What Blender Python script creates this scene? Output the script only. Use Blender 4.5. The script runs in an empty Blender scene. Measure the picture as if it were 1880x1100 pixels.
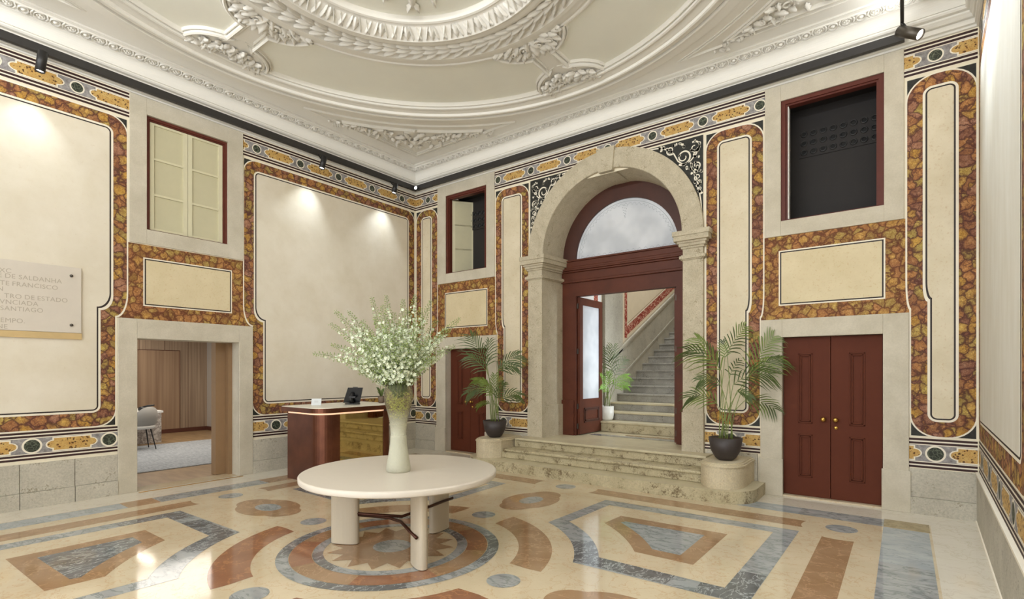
import bpy, math, random
from mathutils import Vector, Matrix
S = bpy.context.scene
COL = S.collection
random.seed(7)
PI = math.pi
rad = math.radians
# ---------------------------------------------------------------- camera
CX, CY, CH = 8.11, -7.38, 1.6
YAW = rad(37.14)
cam = bpy.data.cameras.new('camera')
cam.lens_unit = 'MILLIMETERS'; cam.sensor_fit = 'HORIZONTAL'; cam.sensor_width = 36.0
cam.lens = 36.0 * 949.0 / 1880.0
cam.shift_y = (681.0 - 550.0) / 1880.0
cam.clip_start = 0.05
camo = bpy.data.objects.new('camera', cam); COL.objects.link(camo)
camo.location = (CX, CY, CH); camo.rotation_euler = (PI / 2, 0, YAW)
S.camera = camo
# ---------------------------------------------------------------- world / view
W = bpy.data.worlds.new('world'); S.world = W; W.use_nodes = True
W.node_tree.nodes['Background'].inputs[0].default_value = (0.93, 0.97, 1.0, 1)
W.node_tree.nodes['Background'].inputs[1].default_value = 0.9
S.view_settings.view_transform = 'Standard'; S.view_settings.look = 'None'
S.view_settings.gamma = 1.0; S.view_settings.use_curve_mapping = False
S.view_settings.exposure = 0.0
RW, RL = 8.75, 8.56        # room width, room length
def area_light(name, loc, target, sx, sy, power, color=(1, 1, 1), spread=180):
    l = bpy.data.lights.new(name, 'AREA'); l.shape = 'RECTANGLE'; l.size = sx; l.size_y = sy
    l.energy = power; l.color = color; l.spread = rad(spread)
    o = bpy.data.objects.new(name, l); COL.objects.link(o); o.location = loc
    o.rotation_euler = (Vector(target) - Vector(loc)).to_track_quat('-Z', 'Y').to_euler()
    return o
# strips of LED light lying on top of the left and back rails, shining up into the cornice
UP = 2.2
area_light('rail_and_fill_uplight', (0.19, -4.3, 5.40), (0.45, -4.3, 6.0), 0.03, 8.2, UP, (0.93, 0.97, 1.0)).rotation_euler = (0, rad(180 + 48), 0)
area_light('rail_and_fill_uplight', (4.2, -0.19, 5.40), (4.2, -0.45, 6.0), 7.8, 0.03, UP, (0.93, 0.97, 1.0)).rotation_euler = (rad(180 + 48), 0, 0)
area_light('rail_and_fill_uplight', (8.09, -4.3, 5.42), (8.0, -4.3, 6.0), 0.03, 7.8, 44, (0.96, 0.98, 1.0)).rotation_euler = (0, rad(180 - 35), 0)  # added fill at the right rail, turned up to brighten the ceiling
area_light('rail_and_fill_uplight', (4.3, -8.2, 5.40), (4.2, -8, 6.0), 7.8, 0.03, 270, (0.96, 0.98, 1.0)).rotation_euler = (rad(180 - 40), 0, 0)  # added unseen fill on the south side, without a rail, brightens the ceiling
# added fill behind the camera; daylight and added overhead fill in the stair hall
area_light('rear_fill', (5.4, -8.9, 2.9), (4.6, 0, 2.8), 6.2, 5.2, 205.0, (0.97, 0.985, 1.0))
area_light('stair_hall_daylight', (6.9, 2.3, 2.0), (3.5, 1.05, 1.7),  .8, 1.6, 22.0, (0.82, 0.91, 1.0), 70)
area_light('stair_hall_overhead_fill', (4.4, 3.0, 5.6), (4.4, 3.0, 0), 2.0, 4.0, 110.0, (0.93, 0.96, 1.0))
area_light('office_ceiling_light', (-3.6, -3.2, 2.70), (-3.6, -3.2, 0), 2.5, 2.5, 70.0, (1.0, 0.93, 0.84))
area_light('office_cove_light', (-6.72, -3.2, 2.66), (-6.9, -3.2, 0.6), 0.1, 4.2, 26.0, (1.0, 0.9, 0.76))

# ---------------------------------------------------------------- materials
MATS = {}
class NT:
    def __init__(s, name):
        s.m = bpy.data.materials.new(name); s.m.use_nodes = True
        s.t = s.m.node_tree; s.b = s.t.nodes['Principled BSDF']; s.pos = s.n('ShaderNodeNewGeometry').outputs['Position']
    def n(s, k, **a):
        x = s.t.nodes.new(k)
        for q, v in a.items(): setattr(x, q, v)
        return x
    def l(s, a, b): s.t.links.new(a, b)
    def noise(s, scale, detail=4, rough=.55, vec=None, dist=0.0):
        x = s.n('ShaderNodeTexNoise'); x.inputs['Scale'].default_value = scale; x.inputs['Detail'].default_value = detail
        x.inputs['Roughness'].default_value = rough; x.inputs['Distortion'].default_value = dist
        s.l(vec or s.pos, x.inputs['Vector']); return x
    def scale(s, v, vec=None):
        x = s.n('ShaderNodeMapping'); x.inputs['Scale'].default_value = v; s.l(vec or s.pos, x.inputs['Vector']); return x.outputs[0]
    def warp(s, amt, scale, vec=None):
        nz = s.noise(scale, 3, .5, vec)
        a = s.n('ShaderNodeVectorMath', operation='SUBTRACT'); s.l(nz.outputs['Color'], a.inputs[0]); a.inputs[1].default_value = (.5, .5, .5)
        b = s.n('ShaderNodeVectorMath', operation='SCALE'); s.l(a.outputs[0], b.inputs[0]); b.inputs['Scale'].default_value = amt
        c = s.n('ShaderNodeVectorMath', operation='ADD'); s.l(b.outputs[0], c.inputs[0]); s.l(vec or s.pos, c.inputs[1]); return c.outputs[0]
    def vor(s, scale, feature='F1', vec=None, rnd=1.0):
        x = s.n('ShaderNodeTexVoronoi', feature=feature); x.inputs['Scale'].default_value = scale
        x.inputs['Randomness'].default_value = rnd; s.l(vec or s.pos, x.inputs['Vector']); return x
    def ramp(s, fac, stops, mode='LINEAR'):
        x = s.n('ShaderNodeValToRGB'); x.color_ramp.interpolation = mode; s.l(fac, x.inputs['Fac']); e = x.color_ramp.elements
        while len(e) < len(stops): e.new(.5)
        for i, (p, c) in enumerate(stops):
            e[i].position = p; e[i].color = (*c, 1) if not isinstance(c, (int, float)) else (c, c, c, 1)
        return x.outputs['Color']
    def mix(s, fac, a, b, mode='MIX'):
        x = s.n('ShaderNodeMix', data_type='RGBA', blend_type=mode)
        for i, v in ((0, fac), (6, a), (7, b)):
            if isinstance(v, (int, float)): x.inputs[i].default_value = v
            elif isinstance(v, tuple): x.inputs[i].default_value = (*v, 1)
            else: s.l(v, x.inputs[i])
        return x.outputs[2]
    def bump(s, h, strength=.3, dist=.01):
        x = s.n('ShaderNodeBump'); x.inputs['Strength'].default_value = strength; x.inputs['Distance'].default_value = dist
        s.l(h, x.inputs['Height']); s.l(x.outputs[0], s.b.inputs['Normal'])
    def done(s, key, col=None, rough=.5, metal=0, spec=None, **kw):
        if col is not None:
            if isinstance(col, tuple): s.b.inputs['Base Color'].default_value = (*col, 1)
            else: s.l(col, s.b.inputs['Base Color'])
        s.b.inputs['Roughness'].default_value = rough; s.b.inputs['Metallic'].default_value = metal
        if spec is not None: s.b.inputs['Specular IOR Level'].default_value = spec
        for k, v in kw.items(): s.b.inputs[k.replace('_', ' ')].default_value = v
        MATS[key] = s.m; return s.m
def hexc(h):
    v = [int(h[i:i + 2], 16) / 255 for i in (0, 2, 4)]
    return tuple((c / 12.92 if c <= .04045 else ((c + .055) / 1.055) ** 2.4) for c in v)
def plain(key, h, rough=.5, metal=0, var=0.0, spec=None, vs=6.0, bump=0, bscale=60):
    t = NT(key); c = hexc(h) if isinstance(h, str) else h
    if var > 0:
        nz = t.noise(vs, 5, .6)
        lo = tuple(x * (1 - var) for x in c); hi = tuple(min(1, x * (1 + var * .7)) for x in c)
        col = t.ramp(nz.outputs['Fac'], [(.3, lo), (.7, hi)])
    else:
        nz = t.noise(3, 2); col = t.ramp(nz.outputs['Fac'], [(.4, c), (.6, tuple(min(1, x * 1.02) for x in c))])
    if bump: t.bump(t.noise(bscale, 4).outputs['Fac'], bump, .004)
    return t.done(key, col, rough, metal, spec)
def stone(key, a, b, pit=None, pits=40, rough=.75, bumps=.25, vs=3, grain=60, dens=.33, spec=.3):
    t = NT(key)
    c = t.ramp(t.noise(vs, 6, .65, t.warp(.25, 2)).outputs['Fac'], [(.32, hexc(a)), (.68, hexc(b))])
    g = t.noise(grain, 5, .7)
    c = t.mix(.5, c, t.ramp(g.outputs['Fac'], [(.35, .55), (.62, 1.0)]), 'MULTIPLY') if pit else t.mix(.22, c, t.ramp(g.outputs['Fac'], [(.35, .6), (.65, 1.0)]), 'MULTIPLY')
    if pit:
        p = t.noise(pits, 6, .75); q = t.noise(7, 4, .7)
        f = t.n('ShaderNodeMath', operation='ADD'); t.l(p.outputs['Fac'], f.inputs[0]); t.l(q.outputs['Fac'], f.inputs[1])
        c = t.mix(t.ramp(f.outputs[0], [(dens * 2.55, 1.0), (dens * 2.95, 0.0)]), c, hexc(pit))
    t.bump(g.outputs['Fac'], bumps, .006)
    return t.done(key, c, rough, spec=spec)
def marble(key, a, b, vein=None, rough=.10, vs=2.2, vscale=5, sx=(1, 1, 1), wid=.02, vmix=.8, speck=None, spec=.5):
    t = NT(key); base = t.scale(sx)
    c = t.ramp(t.noise(vs, 6, .62, t.warp(.4, 1.6, base)).outputs['Fac'], [(.3, hexc(a)), (.7, hexc(b))])
    if vein:
        n1 = t.noise(vscale, 8, .6, t.warp(.5, 2.2, base))
        v = t.ramp(n1.outputs['Fac'], [(.5 - wid * 2, 0.0), (.5, vmix), (.5 + wid * 2, 0.0)])
        c = t.mix(v, c, hexc(vein))
    if speck:
        c = t.mix(t.ramp(t.noise(55, 5, .7).outputs['Fac'], [(.60, 0.0), (.70, .45)]), c, hexc(speck))
    r = t.ramp(t.noise(9, 4).outputs['Fac'], [(.3, rough * .8), (.75, rough * 1.5)])
    t.done(key, c, rough, spec=spec); t.l(r, t.b.inputs['Roughness']); return t.m
def breccia(key, cols, vein, scale=10.0, vmix=.85):
    t = NT(key); w = t.warp(.10, 8); w2 = t.warp(.045, 22, w)
    cell = t.vor(scale, 'F1', w2); edge = t.vor(scale, 'DISTANCE_TO_EDGE', w2)
    sp = t.n('ShaderNodeSeparateColor'); t.l(cell.outputs['Color'], sp.inputs[0])
    n = len(cols); c = t.ramp(sp.outputs[0], [((i + .0) / n, hexc(x)) for i, x in enumerate(cols)], 'CONSTANT')
    fine = t.noise(26, 8, .78, w2)
    c = t.mix(.85, c, t.ramp(fine.outputs['Fac'], [(.32, hexc('7a5e46')), (.46, hexc('d6c2a8')), (.62, hexc('fffdf2'))]), 'MULTIPLY')
    c = t.mix(t.ramp(cell.outputs['Distance'], [(.15, 0.0), (.8, .55)]), c, hexc('7a4a3a'))
    e3 = t.vor(scale * 4.2, 'DISTANCE_TO_EDGE', t.warp(.06, 20)); c = t.mix(t.ramp(e3.outputs['Distance'], [(.0, .55), (.08, .0)]), c, hexc(vein))
    dd = t.ramp(edge.outputs['Distance'], [(.0, vmix), (.03, vmix * .9), (.11, .0)])
    c = t.mix(dd, c, hexc(vein))
    e2 = t.vor(scale * 2.3, 'DISTANCE_TO_EDGE', t.warp(.08, 14))
    m2 = t.mix(1.0, t.ramp(e2.outputs['Distance'], [(.0, .8), (.09, .0)]), t.ramp(t.noise(5, 3).outputs['Fac'], [(.42, 0.0), (.58, 1.0)]), 'MULTIPLY')
    c = t.mix(m2, c, hexc(vein))
    return t.done(key, c, .6, spec=.15)
def granito(key, base, spot, scale=26):
    t = NT(key); w = t.warp(.03, 22)
    a = t.vor(scale, 'F1', w); c = t.ramp(t.noise(12, 5).outputs['Fac'], [(.3, hexc(base)), (.7, hexc('cfae6c'))])
    c = t.mix(t.ramp(a.outputs['Distance'], [(.27, .92), (.36, 0.0)]), c, hexc(spot))
    b = t.vor(scale * 2.2, 'F1', w); c = t.mix(t.ramp(b.outputs['Distance'], [(.2, .7), (.3, 0.0)]), c, hexc('8a4a22'))
    return t.done(key, c, .5, spec=.3)

def build_mats():
    # painted cream field of the panels
    t = NT('smooth_cream_panel')
    c = t.ramp(t.noise(1.6, 6, .62, t.warp(.3, 1.5)).outputs['Fac'], [(.3, hexc('d8cdb6')), (.7, hexc('e6ddcb'))])
    c = t.mix(t.ramp(t.noise(30, 6, .72, t.warp(.08, 12)).outputs['Fac'], [(.60, 0.0), (.72, .25)]), c, hexc('c2a880')); t.done('cream_l', c, .6, spec=.2)
    t = NT('narrow_cream_panel')
    c = t.ramp(t.noise(2.2, 6, .62, t.warp(.3, 1.5)).outputs['Fac'], [(.3, hexc('d3c6a8')), (.7, hexc('e2d6bc'))])
    c = t.mix(t.ramp(t.noise(34, 6, .72, t.warp(.08, 12)).outputs['Fac'], [(.56, 0.0), (.68, .5)]), c, hexc('bf9c6c')); t.done('cream_n', c, .6, spec=.25)
    t = NT('cream_panel')
    c = t.ramp(t.noise(2.2, 6, .62, t.warp(.3, 1.5)).outputs['Fac'], [(.3, hexc('d2c29c')), (.7, hexc('e0d1ae'))])
    c = t.mix(t.ramp(t.noise(34, 6, .72, t.warp(.08, 12)).outputs['Fac'], [(.56, 0.0), (.68, .5)]), c, hexc('bf9c68'))
    t.done('cream', c, .6, spec=.25)
    plain('line', 'efe6d2', .6, var=.03); plain('black', '241712', .6); plain('stripe', '33150f', .6, var=.25, vs=30)
    plain('wall_base', 'ebe1c8', .65, var=.04); plain('plaster', 'e9e7da', .75, var=.03, vs=1.5)
    plain('plaster_light', 'e5e1d7', .75, var=.02, vs=1.5)
    breccia('marble_frame', ['d8b05c', 'c49880', 'd6c070', 'a87e68', 'd4a068', 'c4b46a', 'bb8c62', 'dcb86a'], '50302c')
    breccia('marble_over', ['d8b068', 'cc9a66', 'd8bc70', 'b89858', 'd0a268', 'c6b06a'], '603626')
    granito('granito', 'c09550', '4a2814', 30)
    t = NT('green_porphyry')
    c = t.ramp(t.noise(14, 6, .7).outputs['Fac'], [(.35, hexc('272a22')), (.7, hexc('43473a'))])
    c = t.mix(t.ramp(t.vor(22, 'DISTANCE_TO_EDGE', t.warp(.05, 18)).outputs['Distance'], [(0.0, .6), (.06, 0.0)]), c, hexc('8e957c')); t.done('green', c, .5, spec=.3)
    t = NT('dark_spandrel')
    c = t.ramp(t.noise(14, 6, .7).outputs['Fac'], [(.35, hexc('242420')), (.7, hexc('3b3a34'))]); t.done('darkgreen', c, .5, spec=.3)
    t = NT('lavender_marble')
    c = t.ramp(t.noise(18, 6, .7, t.warp(.1, 8)).outputs['Fac'], [(.35, hexc('76716f')), (.6, hexc('a5a09d')), (.75, hexc('c4bfb8'))]); t.done('lavender', c, .5, spec=.3)
    stone('limestone', 'c2b9a4', 'd6cdba', rough=.75, bumps=.25, vs=2.5)
    stone('pier_stone', 'c0b49a', 'd2c7ae', pit='94876c', pits=70, dens=.295, bumps=.5, vs=6, grain=70)
    stone('plinth_stone', 'b8b1a0', 'd0c9b8', pit='8f8570', pits=60, dens=.295, bumps=.3, vs=2)
    stone('step_stone', 'b7aa88', 'd0c4a2', pit='75654a', pits=60, dens=.325, bumps=.5, vs=3, grain=50, rough=.5)
    stone('step_top', 'bdb192', 'd3c8a8', rough=.32, bumps=.12, vs=3)
    stone('pedestal_stone', 'cfbf9f', 'ddd0b2', pit='a98a70', pits=40, dens=.28, bumps=.3, vs=3)
    stone('stair_grey', '8e8a80', 'b3aea2', pit='66625a', pits=60, dens=.30, bumps=.3, rough=.5)
    stone('dado_grey', 'a8a292', 'c2bba8', pit='7f7a70', pits=40, dens=.295, bumps=.2, vs=1.5)
    plain('wood', '5c3020', .45, var=.2, spec=.25, vs=3); plain('wood_dark', '46200f', .5, var=.2, vs=3)
    plain('door_paint', '5e3020', .6, var=.05, spec=.15); plain('frame_paint', '602f24', .45, var=.1, spec=.25)
    plain('shutter', 'd6cfae', .5, var=.03); plain('shutter_panel', 'c6bf9e', .5, var=.03)
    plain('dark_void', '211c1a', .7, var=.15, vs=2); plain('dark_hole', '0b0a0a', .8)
    plain('rail', '2e2b28', .5); plain('spot_black', '1d1b1a', .45); plain('bronze', '4b2c20', .35, .7)
    plain('brass', 'c9a154', .25, 1.0); plain('steel', '5c564e', .4, .8)
    # floor
    marble('f_cream', 'c6b596', 'd4c4a6', 'b58a5c', .075, 1.8, 5, wid=.008, vmix=.45, speck='b98a58')
    marble('f_edge', 'd2c9b6', 'ddd5c4', 'b8a68a', .10, 1.8, 5, wid=.01, vmix=.4)
    marble('f_tan', '90704f', 'a58767', 'c9a27c', .07, 1.8, 4, wid=.01, vmix=.5, speck='d0a078')
    marble('f_rust', '865b42', '996f54', 'c58f62', .07, 2.5, 4, wid=.01, vmix=.5, speck='c98a5c')
    marble('f_grey', '8c9090', 'acaeaa', '5f6466', .07, 3, 4, sx=(1, 2.2, 1), wid=.02, vmix=.7)
    marble('f_blue', '939a9c', 'b0b5b4', '74797c', .07, 3, 3, sx=(1, 2.2, 1), wid=.01, vmix=.6)
    marble('f_dark', '545554', '787978', 'c2c6c4', .07, 4, 6, sx=(2.2, 1, 1), wid=.012, vmix=.8)
    marble('f_olive', '96845c', 'a8956c', '7c6a40', .12)
    plain('table', 'd4cabb', .32, var=.02); plain('table_leg', 'c4b8a2', .4, var=.02)
    t = NT('copper_body')
    c = t.ramp(t.noise(3, 4).outputs['Fac'], [(.3, hexc('5e3a2c')), (.7, hexc('7c4e3a'))]); t.done('copper', c, .33, .8)
    t = NT('copper_bright'); t.done('copper_bright', hexc('c98462'), .3, .9)
    t = NT('brass_mirror'); t.done('mirror', hexc('c8b27c'), .03, 1.0)
    plain('desk_top', 'e3dccb', .3); plain('led', 'ffd9b0', .5)
    t = NT('led_strip'); t.done('led', hexc('ffe2c4'), .5); t.b.inputs['Emission Color'].default_value = (1, .60, .36, 1); t.b.inputs['Emission Strength'].default_value = .8
    t = NT('lamp_glow'); t.done('lamp', (1, 1, 1), .5); t.b.inputs['Emission Color'].default_value = (1, .98, .95, 1); t.b.inputs['Emission Strength'].default_value = 14
    t = NT('uplight_glow'); t.done('upled', (1, 1, 1), .5); t.b.inputs['Emission Color'].default_value = (.95, .98, 1, 1); t.b.inputs['Emission Strength'].default_value = 2
    t = NT('frosted_glass')
    c = t.ramp(t.noise(2.2, 2, .5).outputs['Fac'], [(.4, hexc('d9dde2')), (.62, hexc('eef1f5'))])
    t.done('frost', c, .35); t.b.inputs['Transmission Weight'].default_value = .2; t.b.inputs['Roughness'].default_value = .6; t.b.inputs['IOR'].default_value = 1.15
    plain('etch', 'aab2b6', .6)
    t = NT('vase_glass')
    sx = t.n('ShaderNodeSeparateXYZ'); t.l(t.pos, sx.inputs[0])
    m = t.n('ShaderNodeMapRange'); t.l(sx.outputs[2], m.inputs[0]); m.inputs[1].default_value = 1.02; m.inputs[2].default_value = 1.27
    m.inputs[3].default_value = .55; m.inputs[4].default_value = .97
    r2 = t.n('ShaderNodeMapRange'); t.l(sx.outputs[2], r2.inputs[0]); r2.inputs[1].default_value = 1.0; r2.inputs[2].default_value = 1.25
    r2.inputs[3].default_value = .3; r2.inputs[4].default_value = .03
    t.done('vase', hexc('ebe9d6'), .2); t.l(m.outputs[0], t.b.inputs['Transmission Weight']); t.l(r2.outputs[0], t.b.inputs['Roughness'])
    t.b.inputs['IOR'].default_value = 1.12; t.bump(t.vor(75, 'F1').outputs['Distance'], .5, .006)
    plain('moss', 'ccd070', .6, var=.5, vs=60); plain('stem', '6a7a3c', .6, var=.2, vs=20)
    plain('petal', 'd9dfc2', .6, var=.06, vs=30, spec=.2); plain('bud', '97a862', .6, var=.25, vs=40); 
    plain('palm', '4b5c28', .5, var=.35, vs=12); plain('palm_light', '6f8238', .5, var=.3, vs=12); plain('palm_bright', '7fae3a', .5, var=.35, vs=12)
    plain('palm_stalk', '7d8c4a', .5, var=.2, vs=12)
    plain('pot_dark', '3a3230', .5, var=.05); plain('pot_white', 'd8d6cc', .4); plain('soil', '4a3c2c', .9, var=.4, vs=60)
    plain('plaque', 'd3c9ba', .5, var=.03); plain('plaque_letter', 'b0a593', .6); plain('ledge', 'c9ad7a', .6, var=.08)
    # timber wall of the office
    t = NT('office_timber')
    c = t.ramp(t.noise(22, 3, .5, t.scale((1, 1, .02))).outputs['Fac'], [(.3, hexc('8a7460')), (.7, hexc('b09a82'))]); t.done('timber', c, .5)
    t = NT('office_timber_door')
    c = t.ramp(t.noise(16, 3, .5, t.scale((1, 1, .02))).outputs['Fac'], [(.3, hexc('8c7058')), (.7, hexc('a88c70'))]); t.done('timber_door', c, .5)
    t = NT('office_floor')
    c = t.ramp(t.noise(10, 4, .5, t.scale((.2, 1, 1))).outputs['Fac'], [(.3, hexc('8f7352')), (.7, hexc('ab8d68'))]); t.done('oak', c, .4)
    t = NT('rug')
    c = t.ramp(t.noise(12, 6, .7, t.scale((.6, 2.5, 1))).outputs['Fac'], [(.3, hexc('868a8e')), (.7, hexc('bfc1c2'))]); t.done('rug', c, .9)
    plain('tan_panel', '8f7150', .6, var=.05); plain('grey_wall', 'b6aea4', .6); plain('base_brown', '5a3224', .5)
    marble('desk_marble', 'b7ada4', 'd9d2ca', '6c5f58', .3, 8, 9, wid=.04)
    plain('chair_white', 'd9d6cf', .6); plain('chair_grey', 'a7a39c', .6); plain('white', 'e8e6e0', .5)
    t = NT('red_frame')
    c = t.ramp(t.noise(26, 6, .7, t.warp(.1, 14)).outputs['Fac'], [(.44, hexc('7e2a20')), (.52, hexc('a8402e')), (.58, hexc('d8b9a0'))]); t.done('red_frame', c, .6, spec=.2); plain('stair_cream', 'dccdb0', .6, var=.04)
    plain('screen', '141416', .25); plain('acrylic', 'd9dcdc', .2); plain('clay', '6d5c4c', .7)
    t = NT('rightpanel')
    c = t.ramp(t.noise(3, 5, .6, t.scale((1, 1.6, .5))).outputs['Fac'], [(.3, hexc('dcd6c6')), (.7, hexc('e6e2d6'))]); t.done('cream_r', c, .6, spec=.2)
build_mats()

# ---------------------------------------------------------------- mesh builder
class MB:
    def __init__(s, tf=None):
        s.v = []; s.f = []; s.m = []; s.sm = []; s.mats = []; s.tf = tf
    def mi(s, k):
        if k not in s.mats: s.mats.append(k)
        return s.mats.index(k)
    def add(s, vs, fs, mat, smooth=False):
        b = len(s.v); s.v += [tuple(s.tf(*p)) if s.tf else tuple(p) for p in vs]; i = s.mi(mat)
        for f in fs: s.f.append([b + q for q in f]); s.m.append(i); s.sm.append(smooth)
    def box(s, a, b, mat):
        x0, y0, z0 = a; x1, y1, z1 = b
        s.add([(x0, y0, z0), (x1, y0, z0), (x1, y1, z0), (x0, y1, z0), (x0, y0, z1), (x1, y0, z1), (x1, y1, z1), (x0, y1, z1)],
              [(0, 3, 2, 1), (4, 5, 6, 7), (0, 1, 5, 4), (1, 2, 6, 5), (2, 3, 7, 6), (3, 0, 4, 7)], mat)
    def prism(s, pts, z0, z1, mat, top=None, ax='z', caps=True):
        n = len(pts)
        P = (lambda a, b, c: (a, b, c)) if ax == 'z' else ((lambda a, b, c: (a, c, b)) if ax == 'y' else (lambda a, b, c: (c, a, b)))
        vs = [P(x, y, z0) for x, y in pts] + [P(x, y, z1) for x, y in pts]
        s.add(vs, [(i, (i + 1) % n, n + (i + 1) % n, n + i) for i in range(n)], mat)
        if caps:
            s.add([P(x, y, z0) for x, y in pts], [list(range(n))[::-1]], mat)
            s.add([P(x, y, z1) for x, y in pts], [list(range(n))], top or mat)
    def poly(s, pts3, mat): s.add(pts3, [list(range(len(pts3)))], mat)
    def lathe(s, prof, c, mat, seg=48, a0=0, a1=2 * PI, smooth=True):
        full = abs(a1 - a0 - 2 * PI) < 1e-6; n = seg if full else seg + 1
        vs = [(c[0] + r * math.cos(a0 + (a1 - a0) * j / seg), c[1] + r * math.sin(a0 + (a1 - a0) * j / seg), c[2] + z) for r, z in prof for j in range(n)]
        fs = []
        for i in range(len(prof) - 1):
            for j in range(seg):
                k = (j + 1) % n; fs.append((i * n + j, i * n + k, (i + 1) * n + k, (i + 1) * n + j))
        s.add(vs, fs, mat, smooth)
    def tube(s, pts, rs, mat, seg=8, caps=True):
        pts = [Vector(p) for p in pts]; n = len(pts)
        if isinstance(rs, (int, float)): rs = [rs] * n
        vs = []; up = None
        for i, p in enumerate(pts):
            d = (pts[min(i + 1, n - 1)] - pts[max(i - 1, 0)]).normalized()
            if up is None: up = d.orthogonal().normalized()
            up = (up - d * up.dot(d)); up = up.normalized() if up.length > 1e-6 else d.orthogonal().normalized()
            w = d.cross(up)
            for j in range(seg):
                a = 2 * PI * j / seg; vs.append(p + (up * math.cos(a) + w * math.sin(a)) * rs[i])
        fs = [(i * seg + j, i * seg + (j + 1) % seg, (i + 1) * seg + (j + 1) % seg, (i + 1) * seg + j) for i in range(n - 1) for j in range(seg)]
        if caps: fs += [list(range(seg))[::-1], [(n - 1) * seg + j for j in range(seg)]]
        s.add(vs, fs, mat, True)
    def sweep(s, path, prof, mat, closed=False, smooth=False, flip=1):
        """planar sweep: path [(x,y)], profile [(offset to the left, z)]"""
        n = len(path); P = [Vector((p[0], p[1])) for p in path]; vs = []
        for i in range(n):
            a = P[i - 1] if (i > 0 or closed) else None; b = P[(i + 1) % n] if (i < n - 1 or closed) else None
            d1 = (P[i] - a).normalized() if a is not None else None; d2 = (b - P[i]).normalized() if b is not None else None
            d1 = d1 if d1 is not None else d2; d2 = d2 if d2 is not None else d1
            n1 = Vector((-d1.y, d1.x)); n2 = Vector((-d2.y, d2.x)); m = (n1 + n2)
            m = m.normalized() if m.length > 1e-6 else n1; k = 1 / max(.35, m.dot(n1))
            for o, z in prof: q = P[i] + m * (o * k * flip); vs.append((q.x, q.y, z))
        L = len(prof); fs = []
        for i in range(n if closed else n - 1):
            j = (i + 1) % n
            for k in range(L - 1): fs.append((i * L + k, j * L + k, j * L + k + 1, i * L + k + 1))
        s.add(vs, fs, mat, smooth)
    def build(s, name, parent=None, bevel=0, seg=2):
        me = bpy.data.meshes.new(name); me.from_pydata(s.v, [], s.f)
        for k in s.mats: me.materials.append(MATS[k])
        me.polygons.foreach_set('material_index', s.m); me.polygons.foreach_set('use_smooth', s.sm); me.update()
        o = bpy.data.objects.new(name, me); COL.objects.link(o)
        if parent is not None:
            o.parent = parent; o.matrix_parent_inverse = Matrix.Translation(-Vector(parent.location)) if not any(parent.rotation_euler) else parent.matrix_basis.inverted()
        if bevel:
            b = o.modifiers.new('bevel', 'BEVEL'); b.width = bevel; b.segments = seg; b.limit_method = 'ANGLE'; b.angle_limit = rad(40)
        return o
def thing(name, loc, label=None, cat=None, group=None, kind=None):
    o = bpy.data.objects.new(name, None); COL.objects.link(o); o.location = loc; o.empty_display_size = .1
    return tag(o, label, cat, group, kind)
def tag(o, label=None, cat=None, group=None, kind=None):
    if label: o['label'] = label
    if cat: o['category'] = cat
    if group: o['group'] = group
    if kind: o['kind'] = kind
    return o
def struct(o, label=None, cat=None): return tag(o, label, cat, None, 'structure')
def w2p(px, py, d):
    """point seen at a pixel of the photograph at depth d along the view axis"""
    F = Vector((-math.sin(YAW), math.cos(YAW), 0)); R = Vector((math.cos(YAW), math.sin(YAW), 0))
    return Vector((CX, CY, CH)) + F * d + R * ((px - 940) / 949 * d) + Vector((0, 0, (681 - py) / 949 * d))

# ---------------------------------------------------------------- 2D shape helpers
def arc(cx, cz, rx, a0, a1, n=10, rz=None):
    rz = rx if rz is None else rz
    return [(cx + rx * math.cos(a0 + (a1 - a0) * i / n), cz + rz * math.sin(a0 + (a1 - a0) * i / n)) for i in range(n + 1)]
def panel(l_hi, r_hi, z0, z1, rb, rt, l_lo=None, r_lo=None, nt=2.60, nb=2.41, e=0.0):
    """outline (counter-clockwise) with rounded corners and curved shoulders beside the door heads; e grows it"""
    l_lo = l_hi if l_lo is None else l_lo; r_lo = r_hi if r_lo is None else r_lo
    l_hi -= e; l_lo -= e; r_hi += e; r_lo += e; z0 -= e; z1 += e; rb += e; rt += e; nt -= e; nb -= e
    P = arc(l_lo + rb, z0 + rb, rb, PI, 1.5 * PI, 8) + arc(r_lo - rb, z0 + rb, rb, 1.5 * PI, 2 * PI, 8)
    if abs(r_hi - r_lo) > 1e-4:
        P += [(r_lo + (r_hi - r_lo) * math.cos(t), nt - (nt - nb) * math.sin(t)) for t in [PI / 2 * (1 - i / 10) for i in range(11)]]
    P += arc(r_hi - rt, z1 - rt, rt, 0, PI / 2, 8) + arc(l_hi + rt, z1 - rt, rt, PI / 2, PI, 8)
    if abs(l_hi - l_lo) > 1e-4:
        P += [(l_lo + (l_hi - l_lo) * math.cos(t), nt - (nt - nb) * math.sin(t)) for t in [PI / 2 * i / 10 for i in range(11)]]
    return P
def rect(x0, z0, x1, z1): return [(x0, z0), (x1, z0), (x1, z1), (x0, z1)]
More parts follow.
